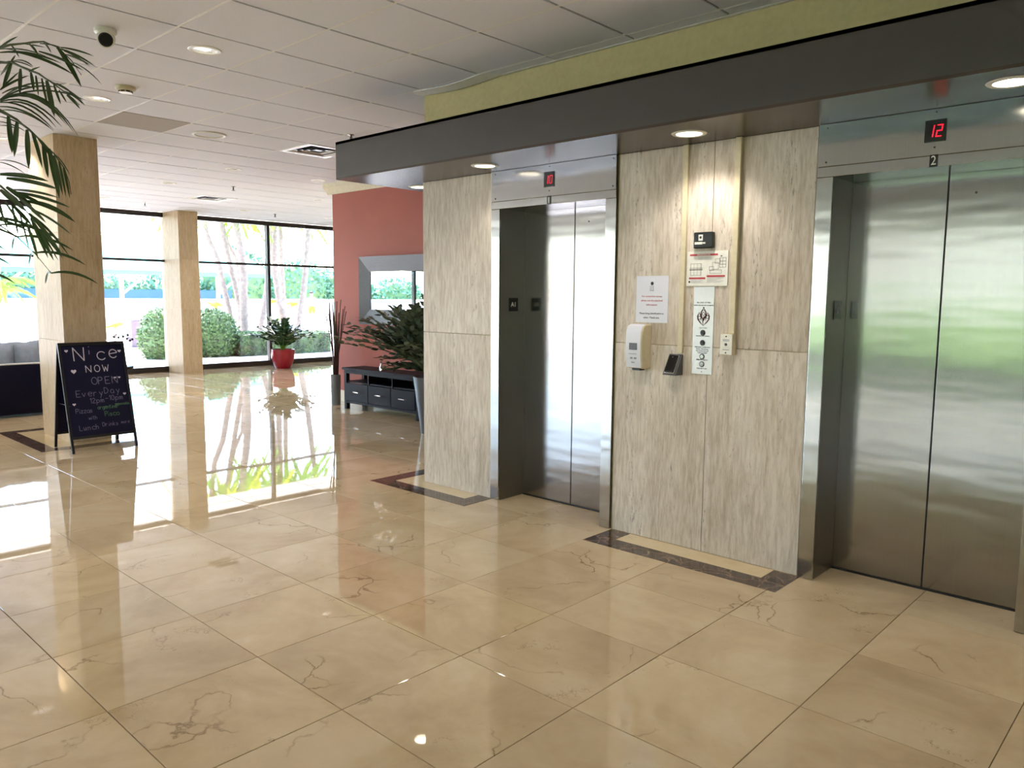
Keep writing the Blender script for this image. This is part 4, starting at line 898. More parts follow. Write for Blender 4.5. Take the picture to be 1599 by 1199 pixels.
rp = thing('potted_plant', 'bushy potted plant in a glossy red pot standing before the window', 'plant', (-14.72, 8.72, 0))
MB().lathe([(0.0, 0.0), (0.155, 0.0), (0.165, 0.012), (0.225, 0.16), (0.243, 0.30), (0.240, 0.395), (0.228, 0.40), (0.222, 0.37), (0.0, 0.37)], n=40).obj('pot', 'red_glaze', rp, smooth=True)
MB().lathe([(0.0, 0.378), (0.221, 0.376)], n=28).obj('soil', 'soil', rp)
rnd = random.Random(5); st = []
for k in range(46):
    st.append((k*2.399, rnd.uniform(0.15, 1.35), rnd.uniform(0.42, 0.76), rnd.randint(10, 13), 0.13))
zz(rp, (0, 0, 0.37), st, 'zz_leaf', 'garden_leaf', 5)
tp = thing('tall_planter_plant', 'dark leafy plant in a tall tapered silver planter beside the console', 'plant', (-6.58, 5.75, 0))
MB().lathe([(0.0, 0.0), (0.115, 0.0), (0.12, 0.015), (0.198, 0.60), (0.204, 0.64), (0.195, 0.645), (0.185, 0.60), (0.0, 0.60)], n=40).obj('planter', 'grey_frame', tp, smooth=True)
MB().lathe([(0.0, 0.606), (0.184, 0.604)], n=28).obj('soil', 'soil', tp)
st = []
for k in range(78):
    az = k*2.399; ln_ = rnd.uniform(0.15, 1.35); L_ = rnd.uniform(0.5, 0.98)
    if math.sin(az) > 0.0: ln_ = rnd.uniform(0.1, 0.62)
    st.append((az, ln_, L_, rnd.randint(11, 14), 0.12))
st += [(R(a_), l_, L_, 14, 0.12) for a_, l_, L_ in ((183, 1.15, 0.98), (177, 0.95, 1.0), (190, 1.35, 0.88), (200, 0.95, 0.95), (178, 0.6, 0.98), (215, 1.2, 0.8), (225, 1.4, 0.7), (186, 1.3, 0.7), (195, 1.2, 0.6), (181, 1.5, 0.98), (188, 0.8, 0.8), (193, 1.0, 0.75), (199, 0.5, 0.95), (179, 0.8, 0.7), (206, 0.8, 0.8), (184, 0.45, 0.85), (176, 0.3, 0.9), (186, 0.7, 0.6), (192, 0.9, 0.55), (181, 1.1, 0.6), (196, 0.7, 0.95), (173, 0.9, 0.85), (202, 0.6, 0.65), (210, 0.9, 0.6), (188, 1.15, 0.85), (183, 0.9, 0.5), (179, 1.3, 0.75))]
st += [(R(a_), l_, L_, 11, 0.11, 0.58) for a_, l_, L_ in ((178, 1.3, 0.45), (186, 1.4, 0.42), (194, 1.2, 0.5), (170, 1.2, 0.46), (203, 1.3, 0.42), (182, 1.1, 0.6), (190, 1.0, 0.55), (212, 1.2, 0.45), (198, 1.1, 0.62), (175, 1.0, 0.68), (184, 1.25, 0.68))]
zz(tp, (0, 0, 0.60), st, 'zz_leaf_dark', 'palm_stem', 6)

# ================================================================== CHALKBOARD SIGN
sg = thing('chalkboard_sign', 'dark blue A-frame chalkboard with chalk lettering beside the stone column', 'sign', (0, 0, 0))
A = (-8.10, 1.0)
ty0, ty1 = 2.525, 3.115
# front leaf: leans from foot (x=-8.10) to top (x=-8.36)
Hs, xf, xt = 1.055, -8.10, -8.36
leaf_ang = math.atan2(xf-xt, Hs)
fl_ = bpy.data.objects.new('front_leaf', None); COL.objects.link(fl_); fl_.parent = sg
fr_l = math.hypot(Hs, xf-xt); yc = (ty0+ty1)/2; wb = ty1-ty0
fm = Matrix.Translation((xf, yc, 0)) @ Matrix.Rotation(-leaf_ang, 4, 'Y')
fl_.matrix_world = fm
# local: X outward normal (towards viewer), Y across, Z up the leaf
for s_ in (-1, 1): MB().box(-0.012, s_*wb/2-0.012, 0.0, 0.012, s_*wb/2+0.012, fr_l, c=0.002).obj('side_rail', 'black_frame', fl_)
MB().box(-0.010, -wb/2+0.012, fr_l-0.03, 0.012, wb/2-0.012, fr_l, c=0.002).obj('top_rail', 'black_frame', fl_)
MB().box(-0.010, -wb/2+0.012, 0.135, 0.012, wb/2-0.012, 0.160, c=0.002).obj('bottom_rail', 'black_frame', fl_)
bd = MB().box(-0.006, -wb/2+0.012, 0.160, 0.004, wb/2-0.012, fr_l-0.03).obj('board', 'navy_board', fl_)
# chalk strokes: polylines in (y, z) on the board face
def chalk(strokes, cx, cz, s, w=0.0045, mat='chalk', name='chalk_letter', slant=0.0):
    b = MB()
    for st_ in strokes:
        pts = [(cx+(u+slant*v)*s, cz+v*s) for u, v in st_]
        for (u0, v0), (u1, v1) in zip(pts[:-1], pts[1:]):
            dx, dz = u1-u0, v1-v0; L_ = math.hypot(dx, dz) or 1e-6; px_, pz_ = -dz/L_*w, dx/L_*w; ex, ez = dx/L_*w*.5, dz/L_*w*.5
            b.add([(0.0046, u0-px_-ex, v0-pz_-ez), (0.0046, u1-px_+ex, v1-pz_+ez), (0.0046, u1+px_+ex, v1+pz_+ez), (0.0046, u0+px_-ex, v0+pz_-ez)], [(0, 1, 2, 3)])
    return b.obj(name, mat, fl_)
def arc(cx, cy, rx, ry, a0, a1, n=12): return [(cx+rx*math.cos(R(a0+(a1-a0)*k/n)), cy+ry*math.sin(R(a0+(a1-a0)*k/n))) for k in range(n+1)]
GL = {'N': [[(0, 0), (0.0, 1), (0.7, 0), (0.75, 1)]], 'i': [[(0.1, 0), (0.12, 0.45)], [(0.1, 0.85), (0.16, 0.9)]], 'c': [arc(0.35, 0.32, 0.33, 0.33, 40, 320)], 'e': [[(0.05, 0.35), (0.6, 0.42)]+arc(0.33, 0.35, 0.29, 0.33, 15, 320)],
 'O': [arc(0.4, 0.5, 0.38, 0.5, 90, 450, 16)], 'o': [arc(0.35, 0.3, 0.3, 0.3, 90, 450, 14)], 'W': [[(0, 1), (0.2, 0), (0.4, 0.7), (0.62, 0), (0.85, 1)]], 'P': [[(0, 0), (0, 1), (0.4, 0.98), (0.55, 0.75), (0.4, 0.52), (0, 0.48)]], 'E': [[(0.6, 1), (0, 1), (0, 0), (0.6, 0)], [(0, 0.5), (0.45, 0.5)]],
 'v': [[(0, 0.6), (0.25, 0), (0.5, 0.6)]], 'r': [[(0, 0), (0, 0.6)], [(0, 0.4), (0.2, 0.6), (0.4, 0.55)]], 'y': [[(0, 0.6), (0.25, 0.1)], [(0.5, 0.6), (0.1, -0.4)]], 'D': [[(0, 0), (0, 1), (0.4, 0.9), (0.6, 0.5), (0.4, 0.1), (0, 0)]], 'a': [arc(0.28, 0.3, 0.26, 0.3, 20, 360)+[(0.55, 0)]],
 '1': [[(0, 0.75), (0.2, 1), (0.2, 0)]], '2': [[(0, 0.8), (0.25, 1), (0.5, 0.75), (0, 0), (0.55, 0)]], 'p': [[(0, 0.6), (0, -0.4)], arc(0.25, 0.3, 0.25, 0.3, 90, -270, 10)], 'm': [[(0, 0), (0, 0.55), (0.2, 0.6), (0.3, 0), (0.3, 0.5), (0.55, 0.6), (0.62, 0)]], '0': [arc(0.25, 0.5, 0.25, 0.5, 90, 450, 12)], '-': [[(0, 0.4), (0.45, 0.4)]],
 't': [[(0.2, 0.95), (0.2, 0.05), (0.4, 0)], [(0, 0.65), (0.45, 0.65)]], 'n': [[(0, 0), (0, 0.6)], [(0, 0.45), (0.25, 0.6), (0.42, 0.45), (0.42, 0)]], 'l': [[(0.1, 1), (0.1, 0)]], 's': [[(0.4, 0.55), (0.1, 0.55), (0.05, 0.35), (0.4, 0.25), (0.35, 0.02), (0.0, 0.02)]], 'u': [[(0, 0.6), (0.05, 0.05), (0.3, 0.05), (0.42, 0.6), (0.45, 0)]], 'h': [[(0, 1), (0, 0)], [(0, 0.45), (0.25, 0.6), (0.42, 0.4), (0.42, 0)]], 'L': [[(0, 1), (0, 0), (0.5, 0)]], 'g': [arc(0.25, 0.3, 0.25, 0.3, 0, 360, 10), [(0.5, 0.6), (0.48, -0.3), (0.1, -0.35)]], 'd': [arc(0.25, 0.3, 0.25, 0.3, 0, 360, 10), [(0.5, 1), (0.5, 0)]], 'w': [[(0, 0.6), (0.15, 0), (0.3, 0.45), (0.45, 0), (0.6, 0.6)]], 'B': [[(0, 0), (0, 1), (0.4, 0.9), (0.4, 0.6), (0, 0.5), (0.5, 0.4), (0.45, 0.05), (0, 0)]], 'k': [[(0, 1), (0, 0)], [(0.4, 0.6), (0.0, 0.3), (0.4, 0)]], 'b': [[(0, 1), (0, 0)], arc(0.25, 0.3, 0.25, 0.3, 0, 360, 10)], '&': [[(0.5, 0), (0.1, 0.8), (0.3, 1), (0.4, 0.8), (0, 0.2), (0.2, 0), (0.5, 0.4)]], 'z': [[(0, 0.6), (0.45, 0.6), (0, 0), (0.45, 0)]]}
def chalk_word(txt, y0, z0, s, adv=0.9, w=0.004, mat='chalk', dz=0.0):
    y = y0
    for k, ch in enumerate(txt):
        if ch != ' ': chalk(GL[ch], y, z0+dz*k, s, w, mat)
        y += s*adv*(0.55 if ch in 'il1' else 1.0)
U = wb/0.105                                     # photo pixels across the leaf are about 105
def fy(px): return -wb/2+(px-0.0)*wb
for ch, yy, zz_, s_, mt in (('N', 0.20, 0.905, 0.13, 'chalk'), ('i', 0.43, 0.965, 0.085, 'chalk_dim'), ('c', 0.56, 0.905, 0.125, 'chalk'), ('e', 0.75, 0.915, 0.130, 'chalk')):
    chalk(GL[ch], fy(yy), zz_, s_, 0.0042, mt)
for k, ch in enumerate('NOW'): chalk(GL[ch], fy(0.36)+k*0.078, 0.785, 0.066, 0.0032, 'chalk')
chalk_word('OPEN', fy(0.42), 0.66, 0.070, 0.92, 0.003, 'chalk_dim')
chalk_word('Every', fy(0.16), 0.545, 0.062, 0.85, 0.0024, 'chalk_dim'); chalk_word('Day', fy(0.60), 0.560, 0.062, 0.9, 0.0024, 'chalk_dim')
chalk_word('12pm', fy(0.36), 0.475, 0.050, 0.75, 0.0022, 'chalk_dim'); chalk_word('-10pm', fy(0.60), 0.49, 0.050, 0.75, 0.0022, 'chalk_dim')
chalk_word('Pizzas', fy(0.12), 0.385, 0.045, 0.62, 0.002, 'chalk_dim'); chalk_word('Argentine'.replace('A', 'a'), fy(0.46), 0.41, 0.036, 0.6, 0.002, 'chalk_green')
chalk_word('empanadas', fy(0.74), 0.435, 0.026, 0.6, 0.0016, 'chalk_green')
chalk_word('with', fy(0.30), 0.315, 0.036, 0.65, 0.0018, 'chalk_dim'); chalk_word('Pisco', fy(0.56), 0.335, 0.046, 0.65, 0.002, 'chalk_green')
chalk_word('Lunch', fy(0.14), 0.215, 0.050, 0.75, 0.0022, 'chalk_dim'); chalk_word('Drinks', fy(0.50), 0.235, 0.040, 0.7, 0.002, 'chalk_dim'); chalk_word('more', fy(0.80), 0.245, 0.03, 0.7, 0.0018, 'chalk_dim')
for yy, zz_, s_ in ((0.10, 1.005, 0.030), (0.93, 0.985, 0.030), (0.17, 0.80, 0.045), (0.80, 0.715, 0.022), (0.87, 0.715, 0.022), (0.92, 0.545, 0.028), (0.11, 0.475, 0.028)):
    pts = [(0.0046, fy(yy)+s_*0.55*(16*math.sin(t_)**3)/16, zz_+s_*(13*math.cos(t_)-5*math.cos(2*t_)-2*math.cos(3*t_)-math.cos(4*t_))/30) for t_ in [2*math.pi*k/24 for k in range(24)]]
    MB().poly(pts[::-1]).obj('chalk_heart', 'chalk', fl_)
# rear leaf
bl = bpy.data.objects.new('rear_leaf', None); COL.objects.link(bl); bl.parent = sg
ra = math.atan2(0.235, Hs); bl.matrix_world = Matrix.Translation((xt-0.235-0.014, yc, 0)) @ Matrix.Rotation(ra, 4, 'Y')
for s_ in (-1, 1): MB().box(-0.010, s_*wb/2-0.012, 0.0, 0.010, s_*wb/2+0.012, fr_l-0.01, c=0.002).obj('side_rail', 'black_frame', bl)
MB().box(-0.010, -wb/2+0.012, 0.135, 0.010, wb/2-0.012, 0.160, c=0.002).obj('bottom_rail', 'black_frame', bl)
MB().box(-0.004, -wb/2+0.012, 0.160, 0.004, wb/2-0.012, fr_l-0.02).obj('board', 'navy_board', bl)
for s_ in (-1, 1): MB().tube([(xt+0.16, yc+s_*0.27, 0.45), (xt-0.14, yc+s_*0.27, 0.45)], 0.004, 6).obj('brace', 'black_frame', sg)

# ================================================================== SOFA AND ORCHID
sf = thing('sofa', 'dark navy sofa seen from behind with white piping, left of the stone column', 'sofa', (-11.0, 0, 0))
MB().box(-0.78, 1.2, 0.03, -0.01, 3.30, 0.40, c=0.02).obj('seat_base', 'navy_leather', sf, smooth=True)
MB().box(-0.16, 1.2, 0.035, 0.0, 3.30, 0.655, c=0.025).obj('backrest', 'navy_leather', sf, smooth=True)
for y_ in (1.2, 3.14): MB().box(-0.78, y_, 0.10, -0.10, y_+0.16, 0.60, c=0.025).obj('arm', 'navy_leather', sf, smooth=True)
MB().tube([(-0.01, 1.22, 0.664), (-0.01, 3.28, 0.664)], 0.011, 8).obj('piping', 'white_piping', sf, smooth=True)
for y_ in (1.28, 3.2):
    for x_ in (-0.7, -0.07): MB().box(x_-0.025, y_-0.025, 0, x_+0.025, y_+0.025, 0.05).obj('leg', 'black_frame', sf)
MB().box(-0.74, 1.37, 0.40, -0.17, 3.13, 0.50, c=0.03).obj('seat_cushion', 'grey_cushion', sf, smooth=True)
def cushion(y_, lab, tilt, w=0.36, h=0.44, t_=0.22):
    bm = bmesh.new(); bmesh.ops.create_cube(bm, size=1); bmesh.ops.subdivide_edges(bm, edges=list(bm.edges), cuts=9, use_grid_fill=True)
    for v in bm.verts:
        x, y, z = v.co*2; e = max(abs(y), abs(z)); th = t_/2*max(0.08, (1-e**3.2))
        pin = 1-0.10*(1-(abs(y*z))**0.5)
        rip = 0.010*math.sin(7*y+2*z)+0.008*math.sin(11*z-3*y)
        v.co = Vector(((1 if x > 0 else -1)*th*min(1, abs(x)*1.0)+rip*(1-e), y*w/2*pin, z*h/2*pin))
    c_ = MB().bm(bm).obj('throw_pillow', 'grey_cushion', None, smooth='all'); tag(c_, lab, 'cushion', 'grey cushions on the navy sofa')
    c_.location = (-11.285, y_, 0.715); c_.rotation_euler = (tilt, R(-14), 0); return c_
cushion(3.05, 'blue-grey cushion on the navy sofa, beside the stone column', R(3))
cushion(2.74, 'blue-grey cushion on the navy sofa, nearer the picture edge', R(-6)).location.x = -11.29
tb = thing('side_table', 'small round dark table behind the chalkboard, holding the orchid', 'table', (-11.2, 4.05, 0))
MB().lathe([(0.0, 0.52), (0.25, 0.52), (0.25, 0.55), (0.0, 0.55)], n=32).obj('tabletop', 'espresso_wood', tb)
MB().lathe([(0.0, 0.0), (0.16, 0.0), (0.16, 0.02), (0.03, 0.04), (0.025, 0.52)], n=24).obj('pedestal', 'espresso_wood', tb)
oc = thing('potted_orchid', 'dark silhouetted orchid twigs in a small pot showing above the chalkboard corner', 'plant', (-11.2, 4.05, 0.55))
MB().lathe([(0.0, 0.0), (0.06, 0.0), (0.085, 0.14), (0.078, 0.14), (0.07, 0.12), (0.0, 0.12)], n=24).obj('pot', 'black_plastic', oc, smooth=True)
b = MB()
for k in range(7): a = k*0.9; b.leaf((0, 0, 0.12), (0.16*math.cos(a), 0.16*math.sin(a), 0.22+0.05*math.sin(3*a)), 0.05, (0, 0, 1), 4, sag=-0.03)
b.obj('leaves', 'zz_leaf_dark', oc)
b = MB(); b.tube([(0, 0, 0.12), (-0.01, -0.04, 0.30), (0.0, 0.0, 0.42), (0.0, 0.10, 0.43), (0.0, 0.18, 0.40), (0, 0.26, 0.36)], 0.004, 6); b.tube([(0, 0, 0.12), (0, 0.0, 0.34), (0, 0.06, 0.44)], 0.004, 6)
b.obj('flower_stem', 'black_plastic', oc)  # backlit silhouette put into the colour as black
for k, (y_, z_) in enumerate(((0.02, 0.40), (0.08, 0.39), (0.14, 0.40), (0.19, 0.37), (0.23, 0.345), (0.26, 0.36), (0.20, 0.42))):
    b = MB()
    for q in range(5): a = q*1.2566; b.leaf((0, y_, z_), (0.01, y_+0.022*math.cos(a), z_+0.022*math.sin(a)), 0.018, (1, 0, 0), 2)
    b.obj('blossom', 'black_plastic', oc)  # blossoms blackened too, for the same silhouette

# ================================================================== INDOOR PALM (fronds reach in from the left)
PB = (-4.45, 0.72)
palm = thing('indoor_palm', 'tall potted palm whose dark green fronds hang in at the left edge', 'plant', (PB[0], PB[1], 0))
ib = Matrix.Translation((-PB[0], -PB[1], 0))
MB().lathe([(0.0, 0.0), (0.19, 0.0), (0.25, 0.36), (0.26, 0.40), (0.235, 0.40), (0.225, 0.36), (0.0, 0.36)], n=36).obj('pot', 'grey_ceramic', palm, smooth=True)
MB().lathe([(0.0, 0.368), (0.224, 0.366)], n=28).obj('soil', 'soil', palm)
for k in range(4):
    a = k*1.7; MB().tube([(0.05*math.cos(a), 0.05*math.sin(a), 0.36), (0.06*math.cos(a), 0.06*math.sin(a), 1.1), (0.02*math.cos(a), 0.02*math.sin(a), 1.75)], [0.022, 0.018, 0.014], 8).obj('cane', 'palm_stem', palm, smooth=True)
def blade_mesh(a, mid, tip, w):
    b = MB(); a, mid, tip = Vector(a), Vector(mid), Vector(tip); N = 7
    cl = [a*(1-t_)**2+(mid*2-(a+tip)/2)*2*t_*(1-t_)+tip*t_**2 for t_ in [k/N for k in range(N+1)]]
    view = (Vector((0.6, -0.35, 0.15))).normalized()
    vs = []
    for k, p_ in enumerate(cl):
        d_ = (cl[min(k+1, N)]-cl[max(k-1, 0)]).normalized(); s_ = d_.cross(view)
        s_ = s_.normalized() if s_.length > 0.05 else Vector((0, 1, 0)); s_ = (s_+view*0.25).normalized(); t_ = k/N
        ww = w*0.5*max(0.04, math.sin(math.pi*min(1, (t_*0.80+0.14)))**0.8*(1 if t_ < 0.99 else 0))
        nrm = d_.cross(s_).normalized()
        vs += [tuple(p_-s_*ww), tuple(p_+nrm*ww*0.25), tuple(p_+s_*ww)]
    fs = []
    for k in range(N):
        o_ = 3*k; fs += [(o_, o_+1, o_+4, o_+3), (o_+1, o_+2, o_+5, o_+4)]
    b.add(vs, fs); return b
crown = Vector((PB[0], PB[1], 1.75))
def frond(Rr, Ls):
    pts = [crown]+[Vector(p_) for p_ in Rr]
    pts = [p_-Vector((PB[0], PB[1], 0)) for p_ in pts]
    n_ = len(pts); f_ = MB().tube(pts, [0.010*(1-0.85*k/(n_-1)) for k in range(n_)], 6).obj('frond', 'palm_stem', palm, smooth=True)
    for a, mid, tip, w in Ls:
        q = [Vector(p_)-Vector((PB[0], PB[1], 0)) for p_ in (a, mid, tip)]
        blade_mesh(q[0], q[1], q[2], w*0.95).obj('leaflet', 'palm_leaf', f_)
for Rr, Ls in PALM: frond(Rr, Ls)
rnd = random.Random(11)
for az in (150, 185, 215, 250, 285, 320, 355, 120):          # fronds on the far side, out of the picture
    a = R(az); L = rnd.uniform(0.75, 0.95); Rr = []
    for k in range(1, 9):
        t_ = k/8; Rr.append((PB[0]+math.cos(a)*L*t_, PB[1]+math.sin(a)*L*t_, 1.75+0.75*t_-0.85*t_*t_+(0.1 if az % 2 else 0)))
    Ls = []
    for k in range(2, 9):
        p_ = Vector(Rr[k-1])
        for s_ in (-1, 1):
            dv = Vector((math.cos(a+s_*0.9), math.sin(a+s_*0.9), -0.25)); tip = p_+dv*0.34*(1-0.04*k); Ls.append((p_, p_.lerp(tip, 0.5)+Vector((0, 0, 0.03)), tip, 0.018))
    frond(Rr, Ls)

# ================================================================== OUTDOORS
struct(MB().box(-60, -40, -0.30, -15.7, 60, -0.04).obj('ground_deck', 'concrete_deck'))
struct(MB().box(-15.7, -60, -0.30, 12, -7.1, -0.04).obj('ground_lawn', 'lawn'))
struct(MB().box(-15.62, -13.2, -0.20, 12, -7.06, -0.03).obj('ground_walk', 'asphalt'))
def foliage(b, c, r, n, ls, rnd, mi=0, flat_=0.0):
    for _ in range(n):
        u, v = rnd.uniform(-1, 1), rnd.uniform(0, 2*math.pi); q = math.sqrt(1-u*u); d_ = Vector((q*math.cos(v), q*math.sin(v), u))
        rr = rnd.uniform(0.86, 1.03); p_ = Vector((c[0]+d_.x*r[0]*rr, c[1]+d_.y*r[1]*rr, c[2]+d_.z*r[2]*rr))
        if p_.z < 0.0: continue
        dd = Vector((rnd.uniform(-1, 1), rnd.uniform(-1, 1), rnd.uniform(-0.6, 1))).normalized()+d_*0.5
        b.leaf(p_, p_+dd.normalized()*ls*rnd.uniform(0.7, 1.3), ls*0.5, d_+Vector((rnd.uniform(-.6, .6), rnd.uniform(-.6, .6), 0)), 2, mi)
def core_(b, c, r, mi=1):
    bm = bmesh.new(); bmesh.ops.create_icosphere(bm, subdivisions=3, radius=1)
    for v in bm.verts: v.co = Vector((c[0]+v.co.x*r[0]*0.9, c[1]+v.co.y*r[1]*0.9, max(-0.035, c[2]+v.co.z*r[2]*0.9)))
    b.bm(bm, mi)
def bush(name, label, cat, c, r, n, ls, mat='bush_leaf', group=None, seed=1):
    t_ = thing(name, label, cat, (c[0], c[1], -0.04), 0, group); b = MB(); rn = random.Random(seed)
    core_(b, (0, 0, c[2]+0.04), r); foliage(b, (0, 0, c[2]+0.04), r, n, ls, rn)
    stuff(b.obj('foliage', [mat, 'bush_leaf'], t_))
    MB().tube([(0, 0, 0), (0, 0, max(0.1, c[2]))], 0.03, 6).obj('trunk', 'palm_bark', t_); return t_
bush('round_bush', 'large round clipped bush outside, left of the far column', 'bush', (-19.3, 8.22, 0.46), (0.60, 0.60, 0.72), 5200, 0.085, seed=2)
bush('round_bush', 'large round clipped bush outside, right of the far column', 'bush', (-19.2, 9.40, 0.44), (0.60, 0.62, 0.70), 5200, 0.085, seed=3)
hd = thing('low_hedge', 'low clipped hedge outside the windows at the foot of the palms', 'hedge', (-18.9, 11.1, -0.04)); b = MB(); rn = random.Random(9)
for k in range(8):
    y_ = -1.15+k*0.34
    for q in range(650):
        p_ = Vector((rn.uniform(-0.35, 0.35), y_+rn.uniform(-0.22, 0.22), 0))
        s_ = rn.random(); top_ = 0.56+0.04*math.sin(y_*5)
        if s_ < 0.4: p_.z = top_
        elif s_ < 0.75: p_.x = 0.35+rn.uniform(-.02, .02); p_.z = rn.uniform(0, top_)
        else: p_.x = -0.35; p_.z = rn.uniform(0, top_)
        dd = Vector((rn.uniform(-1, 1), rn.uniform(-1, 1), rn.uniform(-.3, 1))).normalized(); b.leaf(p_, p_+dd*0.055, 0.03, (rn.uniform(-1, 1), rn.uniform(-1, 1), 1), 2)
b.box(-0.33, -1.3, 0.0, 0.33, 1.4, 0.54, 1); stuff(b.obj('foliage', ['bush_leaf', 'bush_leaf'], hd))
# garden palms
def crown_fronds(b, c, n, L, rn, mi=0, droop=1.0):
    for k in range(n):
        a = k*2.399+rn.uniform(-.2, .2); el = rn.uniform(0.1, 0.9); pts = []
        for q in range(7):
            t_ = q/6; pts.append(Vector((c[0]+math.cos(a)*L*t_*math.cos(el*0.6), c[1]+math.sin(a)*L*t_*math.cos(el*0.6), c[2]+L*(el*t_-droop*(0.55+el*0.35)*t_*t_))))
        b.tube(pts, [0.02*(1-0.8*q/6)*L for q in range(7)], 4, mi)
        for q in range(22):
            f_ = 0.6+q/22*5.3; i_ = min(int(f_), 5); p_ = pts[i_].lerp(pts[i_+1], f_-i_); d_ = (pts[i_+1]-pts[i_]).normalized(); sd2 = d_.cross(Vector((0, 0, 1))).normalized()
            for s_ in (-1, 1): b.leaf(p_, p_+(sd2*s_*0.8+d_*0.5+Vector((0, 0, -0.75))).normalized()*L*0.30*(1-0.5*q/22), 0.035*L, d_, 2, mi, 0)
TL = ['leaning slim palm trunk outside, first from the far column', 'slim palm trunk outside, second from the far column', 'thin forked palm trunk outside behind the thick one', 'thickest pale palm trunk outside in the middle window',
      'slanting palm trunk outside just left of the window mullion', 'palm trunk outside just right of the window mullion', 'pale palm trunk outside behind the red pot plant', 'palm trunk outside nearest the red wall']
for k, (pts, r) in enumerate(TRUNKS):
    t_ = thing('garden_palm', TL[k], 'palm tree', (pts[0][0], pts[0][1], -0.04), 0, 'garden palms beyond the windows')
    bx_, by_ = pts[0][0], pts[0][1]; P_ = [Vector((p_[0]-bx_, p_[1]-by_, p_[2]+0.04)) for p_ in pts]
    P_[0].z = 0.0
    d_ = (P_[-1]-P_[-2]).normalized(); P_.append(P_[-1]+d_*0.75); 
    fine = []
    for i_ in range(len(P_)-1):
        for q in range(6): fine.append(P_[i_].lerp(P_[i_+1], q/6))
    fine.append(P_[-1]); n_ = len(fine)
    MB().tube(fine, [r*(1.25-0.45*i_/n_)*(1.06 if i_ % 2 else 0.97) for i_ in range(n_)], 12).obj('trunk', 'palm_bark', t_, smooth='all')
    b = MB(); rn = random.Random(40+k); crown_fronds(b, fine[-1], 7, 1.6, rn, 0, 1.6); stuff(b.obj('fronds', 'yellow_palm' if k in (0, 3) else 'garden_leaf', t_))
def small_palm(label, x, y, h, L, mat, seed, n=11, name='small_palm'):
    t_ = thing(name, label, 'palm tree', (x, y, -0.04), 0, 'small palms and ferns in the garden'); b = MB(); crown_fronds(b, (0, 0, h), n, L, random.Random(seed), 0, 0.9); stuff(b.obj('fronds', mat, t_))
    MB().tube([(0, 0, 0), (0.02, 0.02, h)], [0.05, 0.03], 8).obj('trunk', 'palm_bark', t_)
small_palm('small yellow-green palm outside just right of the near column', -25, 9.12, 0.62, 0.42, 'yellow_palm', 3)
small_palm('yellow-green palm outside seen left of the near stone column', -22, 5.35, 1.75, 1.05, 'garden_leaf', 4, 14)
small_palm('yellow-green garden plant outside beside the far column', -24, 11.85, 1.25, 0.42, 'yellow_palm', 5)
small_palm('yellow garden plant outside left of the palm by the mullion', -24, 13.9, 1.35, 0.45, 'yellow_palm', 6)
small_palm('yellow garden plant outside right of the palm by the mullion', -24, 14.7, 1.30, 0.45, 'yellow_palm', 7)
small_palm('spiky green plant outside above the red pot plant', -24.2, 14.35, 0.75, 0.40, 'garden_leaf', 8)
# canopy with white posts and braces
cp = thing('canopy', 'long teal canvas canopy on white posts across the pool deck', 'canopy', (-31, 12, -0.04))
b = MB(); b.add([(0, -9, 2.42), (0, 6, 2.42), (-3.4, 6, 3.65), (-3.4, -9, 3.65), (0, -9, 2.46), (0, 6, 2.46), (-3.4, 6, 3.69), (-3.4, -9, 3.69)], [(0, 3, 2, 1), (4, 5, 6, 7), (0, 1, 5, 4), (2, 3, 7, 6), (1, 2, 6, 5), (3, 0, 4, 7)]); b.obj('canvas_roof', 'teal_canvas', cp)
MB().box(-0.02, -9, 2.30, 0.02, 6, 2.44).obj('valance', 'teal_canvas', cp)
for y_ in (-8.5, -4.5, -0.25, 3.6):
    MB().tube([(-0.3, y_, 0), (-0.3, y_, 2.5)], 0.09, 10).obj('post', 'fence_white', cp)
    MB().tube([(-0.3, y_, 1.55), (-0.3, y_+1.15, 2.5)], 0.055, 8).obj('brace', 'fence_white', cp)
# white picket fence and evergreen screen behind it
fe = thing('garden_fence', 'long white picket fence along the far side of the pool deck', 'fence', (-40, 12, -0.04))
MB().box(-0.02, -50, 0.2, 0.02, 45, 0.3).obj('rail', 'fence_white', fe); MB().box(-0.02, -50, 1.05, 0.02, 45, 1.15).obj('rail', 'fence_white', fe)
pk = MB()
for k in range(760): y_ = -50+k*0.125; pk.box(0.02, y_, 0.05, 0.045, y_+0.095, 1.34)
stuff(pk.obj('picket', 'fence_white', fe))
rn = random.Random(21)
for k in range(16):
    y_ = -22+k*4.1; h = rn.uniform(2.5, 3.1)
    if y_ > 23: h += 1.1
    lab = 'blue-green evergreen screening bush behind the white picket fence'
    t_ = thing('screen_bush', lab, 'bush', (-44, y_, -0.04), 0, 'evergreen screen behind the fence')
    b = MB(); core_(b, (0, 0, h*0.5), (1.1, 2.4, h*0.5)); foliage(b, (0, 0, h*0.5), (1.1, 2.4, h*0.52), 1500, 0.30, rn); stuff(b.obj('foliage', ['hedge_leaf', 'bush_leaf'], t_))
bw = MB().box(-42.6, 4.0, -0.04, -42.5, 22.0, 1.75).obj('blue_windscreen', 'blue_screen'); tag(bw, 'blue windscreen panel behind the white fence, seen through the windows', 'screen')
